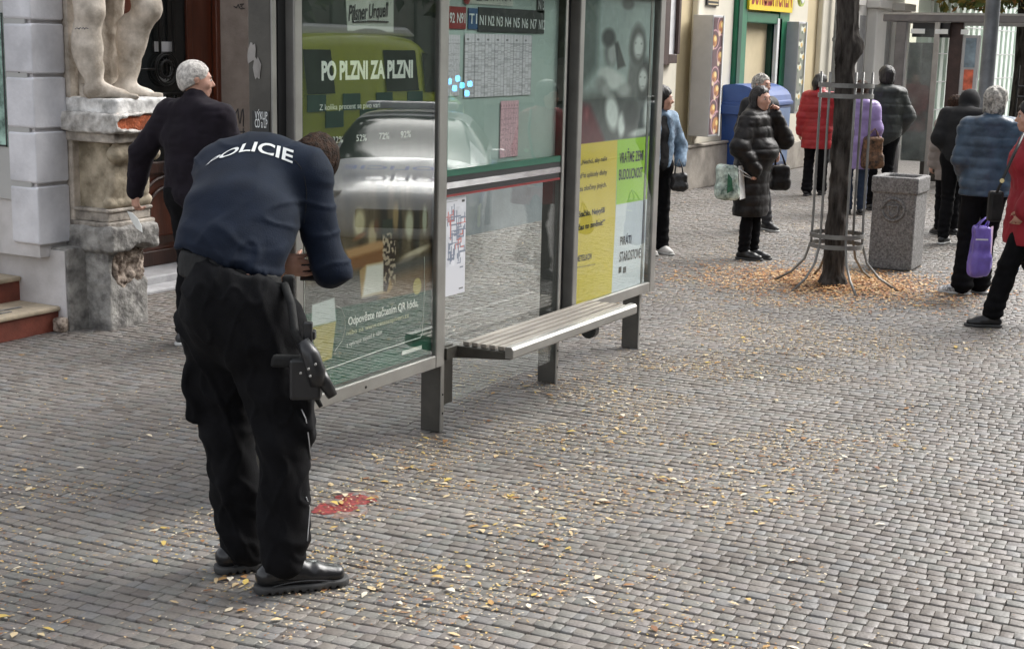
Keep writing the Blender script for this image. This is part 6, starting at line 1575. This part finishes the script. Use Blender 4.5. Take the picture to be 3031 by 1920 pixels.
# denim jacket
m_denim = M('washed_denim', (.075, .12, .19), .8, var=.5, vs=9, bump=.35, bs=60, c2=(.19, .27, .36))
w = Person('dark haired person in blue denim jacket and black clothes leaning out behind the poster case', gp2(1932, 750), math.radians(-118), 1.60, pose=dict(elL=(-.02, .33, 1.12), wrL=(.10, .24, .93), hd=(.03, .02, 1.62), ankL=(.02, .09, .09)), face=math.radians(48), handL='none')
w.body(); w.hair(m_hair_k, 'bob'); w.garment('black_top', M('black_cotton', (.006, .006, .007), .9, var=.2), g=.012, arms=0, hem=.70, seed=9, collar=False); 
lo, hi = bounds(w.J); f = Fld(lo, hi, .011); w.torso(f, .03); w.arms(f, .032, 1.); f.seg(w.J['nck']+[0, 0, -.02], w.J['nck']+[0, 0, .03], .075, .07, k=.02); f.cut((0, 0, .84), (0, 0, -1))
f.seg(w.J['pel']+w.fw*.17, w.J['nck']+w.fw*.13-[0, 0, .04], .075, .05, k=.01, neg=True)
solid('denim_jacket', f, m_denim, w.t, lambda V: .006*fbm(V*11, 3)+.003*np.abs(vnoise(V*25)))
w.trousers(m_tr_k, flare=.03, seed=10); w.shoes(M('white_trainer', (.6, .58, .55), .5), m_wsole)
Dd = np.dot(np.array(gp2(1932, 750)), FH[:2])
hb2, q_ = bag('handbag', 'small black quilted handbag on the hip of the person in the denim jacket', 1988, 2032, 515, 566, Dd-.1, .09, M('quilted_black_leather', (.02, .02, .02), .35, bump=.8, bs=40, var=.3, vs=20), hand_=AD(2010, 470, Dd))
# red coat, back view
m_red = M('red_padded_nylon', (.33, .012, .018), .5, var=.15, vs=8, bump=.2, bs=30)
w = Person('woman seen from behind in bright red padded coat and black trousers by the wall', gp2(2408, 578), math.radians(5), 1.64, face=math.radians(-25), fat=1.12, pose=dict(ankL=(-.12, .08, .09), ankR=(.12, -.08, .09), elR=(.08, -.24, 1.15), wrR=(.22, -.16, 1.02), wrL=(.0, .25, .92)))
w.body(); w.hair(m_hair_k, 'bun', .009, 40); w.garment('padded_coat', m_red, g=.04, hem=.64, quilt=.009, qp=.095, hood=True, skirt=(.6, .22, .23), seed=11); w.trousers(m_tr_k, flare=.03, seed=12); w.shoes(m_shoe_k)
# lilac coat
m_lil = M('lilac_padded_nylon', (.30, .22, .46), .5, var=.12, vs=8, bump=.2, bs=30)
w = Person('person in lilac padded coat and blue jeans standing directly behind the tree trunk', gp2(2524, 634), math.radians(20), 1.60, fat=1.1, pose=dict(ankL=(-.02, .07, .09)))
w.body(); w.hair(m_hair_b, 'bob'); w.garment('padded_coat', m_lil, g=.045, hem=.56, quilt=.012, qp=.19, hood=True, skirt=(.52, .22, .22), seed=13); w.trousers(M('dark_blue_jeans', (.02, .035, .07), .85, var=.3, vs=8), seed=14); w.shoes(m_shoe_k)
# dark green jacket beside the tree
l_ = AD(2598, 600, 18.2)
w = Person('person in dark green padded jacket and dark cap beyond the tree guard', (l_[0], l_[1]), math.radians(35), 1.78, fat=1.15, pose=dict(elR=(.0, -.30, 1.15), wrR=(.15, -.27, .98)))
w.body(); w.hair(m_hair_k, 'bob'); w.garment('padded_jacket', M('dark_green_nylon', (.025, .03, .028), .55, var=.3, vs=8, bump=.3, bs=30), g=.05, hem=.78, quilt=.008, qp=.12, hood=True, seed=15); w.trousers(m_tr_k, seed=16); w.shoes(m_shoe_k)
bag('rucksack', 'dark patterned bag carried beside the tree guard by the person in green', 2558, 2614, 408, 500, 17.4, .2, M('dark_floral_cloth', (.02, .016, .014), .7, var=.8, vs=16, c2=(.12, .06, .03)), hand_=AD(2590, 380, 17.5))
# black hood
w = Person('person in black hooded top and black trousers hunched in front of the second shelter', gp2(2820, 722), math.radians(-5), 1.70, pose=dict(nck=(.10, 0, 1.40), hd=(.20, 0, 1.50), chs=(.05, 0, 1.26), shL=(.07, .18, 1.36), shR=(.07, -.18, 1.36), elL=(-.06, .22, 1.13), wrL=(.08, .16, 1.0), elR=(.05, -.24, 1.12), wrR=(.24, -.12, 1.12), ankL=(-.08, .09, .09), ankR=(.14, -.09, .09)), face=math.radians(-10), tilt=(.35, 0, 1), fat=1.05)
m_bkh = M('black_hoodie', (.007, .007, .008), .9, var=.2)
w.body(); w.garment('hooded_top', m_bkh, g=.035, hem=.80, seed=17, hood=True); w.trousers(m_tr_k, seed=18); w.shoes(m_shoe_k, m_wsole)
f = Fld(w.J['hd']-.3, w.J['hd']+.3, .01); f.ell(w.J['hd']+[0, 0, .02]-w.face*.01, (.13, .105, .13), w.face, UPZ); f.ell(w.J['hd']+w.face*.14-[0, 0, .04], (.08, .075, .10), w.face, UPZ, neg=True); f.seg(w.J['nck'], w.J['hd']-[0, 0, .06], .10, .09, k=.03); solid('hood', f, m_bkh, w.t)
# pale beige coat
l_ = AD(2806, 600, 15.9)
w = Person('person in pale beige quilted coat partly hidden behind the black hooded one', (l_[0], l_[1]), math.radians(40), 1.50, fat=1.1, pose={})
w.body(); w.hair(m_hair_b, 'bob'); w.garment('quilted_coat', M('pale_beige_nylon', (.30, .26, .24), .55, var=.15, vs=8), g=.04, hem=.6, quilt=.014, qp=.09, skirt=(.56, .2, .2), seed=19); w.trousers(m_tr_k, seed=20); w.shoes(m_shoe_k)
# blue padded jacket
m_bluj = M('petrol_blue_nylon', (.028, .052, .085), .42, var=.2, vs=7, bump=.2, bs=30, c2=(.05, .085, .13))
w = Person('grey haired woman seen from behind in petrol blue padded jacket and black trousers', gp2(2890, 872), math.radians(20), 1.71, fat=1.02, face=math.radians(-8), toesL=math.radians(70), toesR=math.radians(70), pose=dict(hd=(.04, -.02, 1.62), ankL=(-.02, .13, .09), kneeL=(.03, .12, .5), ankR=(.10, -.03, .09), kneeR=(.07, -.06, .5), elR=(-.02, -.225, 1.15), wrR=(.10, -.20, .93), elL=(.0, .21, 1.15), wrL=(.14, .15, .98)))
w.body(); w.hair(m_hair_g, 'bob', .011, 34); w.garment('padded_jacket', m_bluj, g=.038, hem=.83, quilt=.010, qp=.088, hood=True, seed=21, fold=.007, skirt=(.78, .212, .222)); w.trousers(m_tr_k, g=.014, flare=.045, seed=22)
w.shoes(M('black_white_trainer', (.03, .03, .03), .45, var=.9, vs=35, c2=(.6, .6, .58)), m_wsole)
Db = np.dot(np.array(gp2(2890, 872)), FH[:2])
bg_, q_ = bag('shopping_bag', 'violet plastic carrier bag hanging beside the woman in the blue jacket', 2884, 2934, 672, 820, Db-.45, .14, M('violet_plastic', (.20, .14, .52), .4, var=.2, vs=6, bump=.3), hand_=AD(2925, 640, Db-.4))
a, b, c, d, n = q_; MB().add([b+n*.1+(c-b)*.2, b+n*.5+RIGHT*.02+(c-b)*.3, c+n*.5+RIGHT*.04, c+n*.1], [(0, 1, 2, 3)]).build('pink_edge', M('pale_pink_plastic', (.55, .38, .55), .4), bg_); MB().obox(a*.62+b*.38+(d-a)*.76-FH*.03, R0*.05, FH*.001, UPZ*.006).build('white_print', m_txtw, bg_)
# red coat at the right edge, walking left
l_ = AD(3022, 940, 10.55)
w = Person('walker in crimson coat and black ballerina shoe cut off by the right edge', (l_[0], l_[1]), math.radians(112), 1.66, fat=1.12, pose=dict(hipL=(.0, .09, .90), kneeL=(.15, .10, .50), ankL=(.24, .09, .09), kneeR=(-.06, -.1, .5), ankR=(-.32, -.1, .14), chs=(.03, 0, 1.28), hd=(.06, 0, 1.62), elL=(.0, .25, 1.14), wrL=(.10, .22, .93), elR=(-.05, -.25, 1.15)))
w.body(); w.hair(m_hair_k, 'bob'); w.garment('crimson_coat', M('crimson_coat_cloth', (.30, .010, .022), .7, var=.12, vs=6, bump=.15), g=.04, hem=.62, fold=.012, skirt=(.58, .23, .26), seed=23); w.trousers(m_tr_k, g=.02, to=.9, flare=.02, seed=24); w.shoes(m_shoe_k, L=.165)
J = w.J; sd0 = J['shR']+[0, 0, .07]; 
hbg = empty('shoulder_bag', (l_[0], l_[1], .8), 'black shoulder bag with gold buckle worn across the crimson coat', 'bag')
MB().tube([AD(3030, 395, 10.3), AD(2995, 470, 10.22), AD(2962, 545, 10.22), AD(2950, 570, 10.25)], .012, 6).build('strap', m_black, hbg, smooth=True)
MB().obox(AD(2945, 610, 10.35), RIGHT*.05, FH*.04, UPZ*.11).build('bag_body', m_pad, hbg, bevel=.02)
MB().cyl(AD(2966, 535, 10.16), AD(2966, 535, 10.14), .016, n=10).build('buckle', M('gold_buckle', (.5, .4, .2), .3, metal=.9), hbg)
bag('shopping_bag', 'small blue bag at knee height behind the crimson coat walker', 2985, 3012, 735, 808, 11.0, .1, M('mid_blue_cloth', (.05, .10, .22), .7, var=.2), hand_=AD(3000, 700, 11.0))
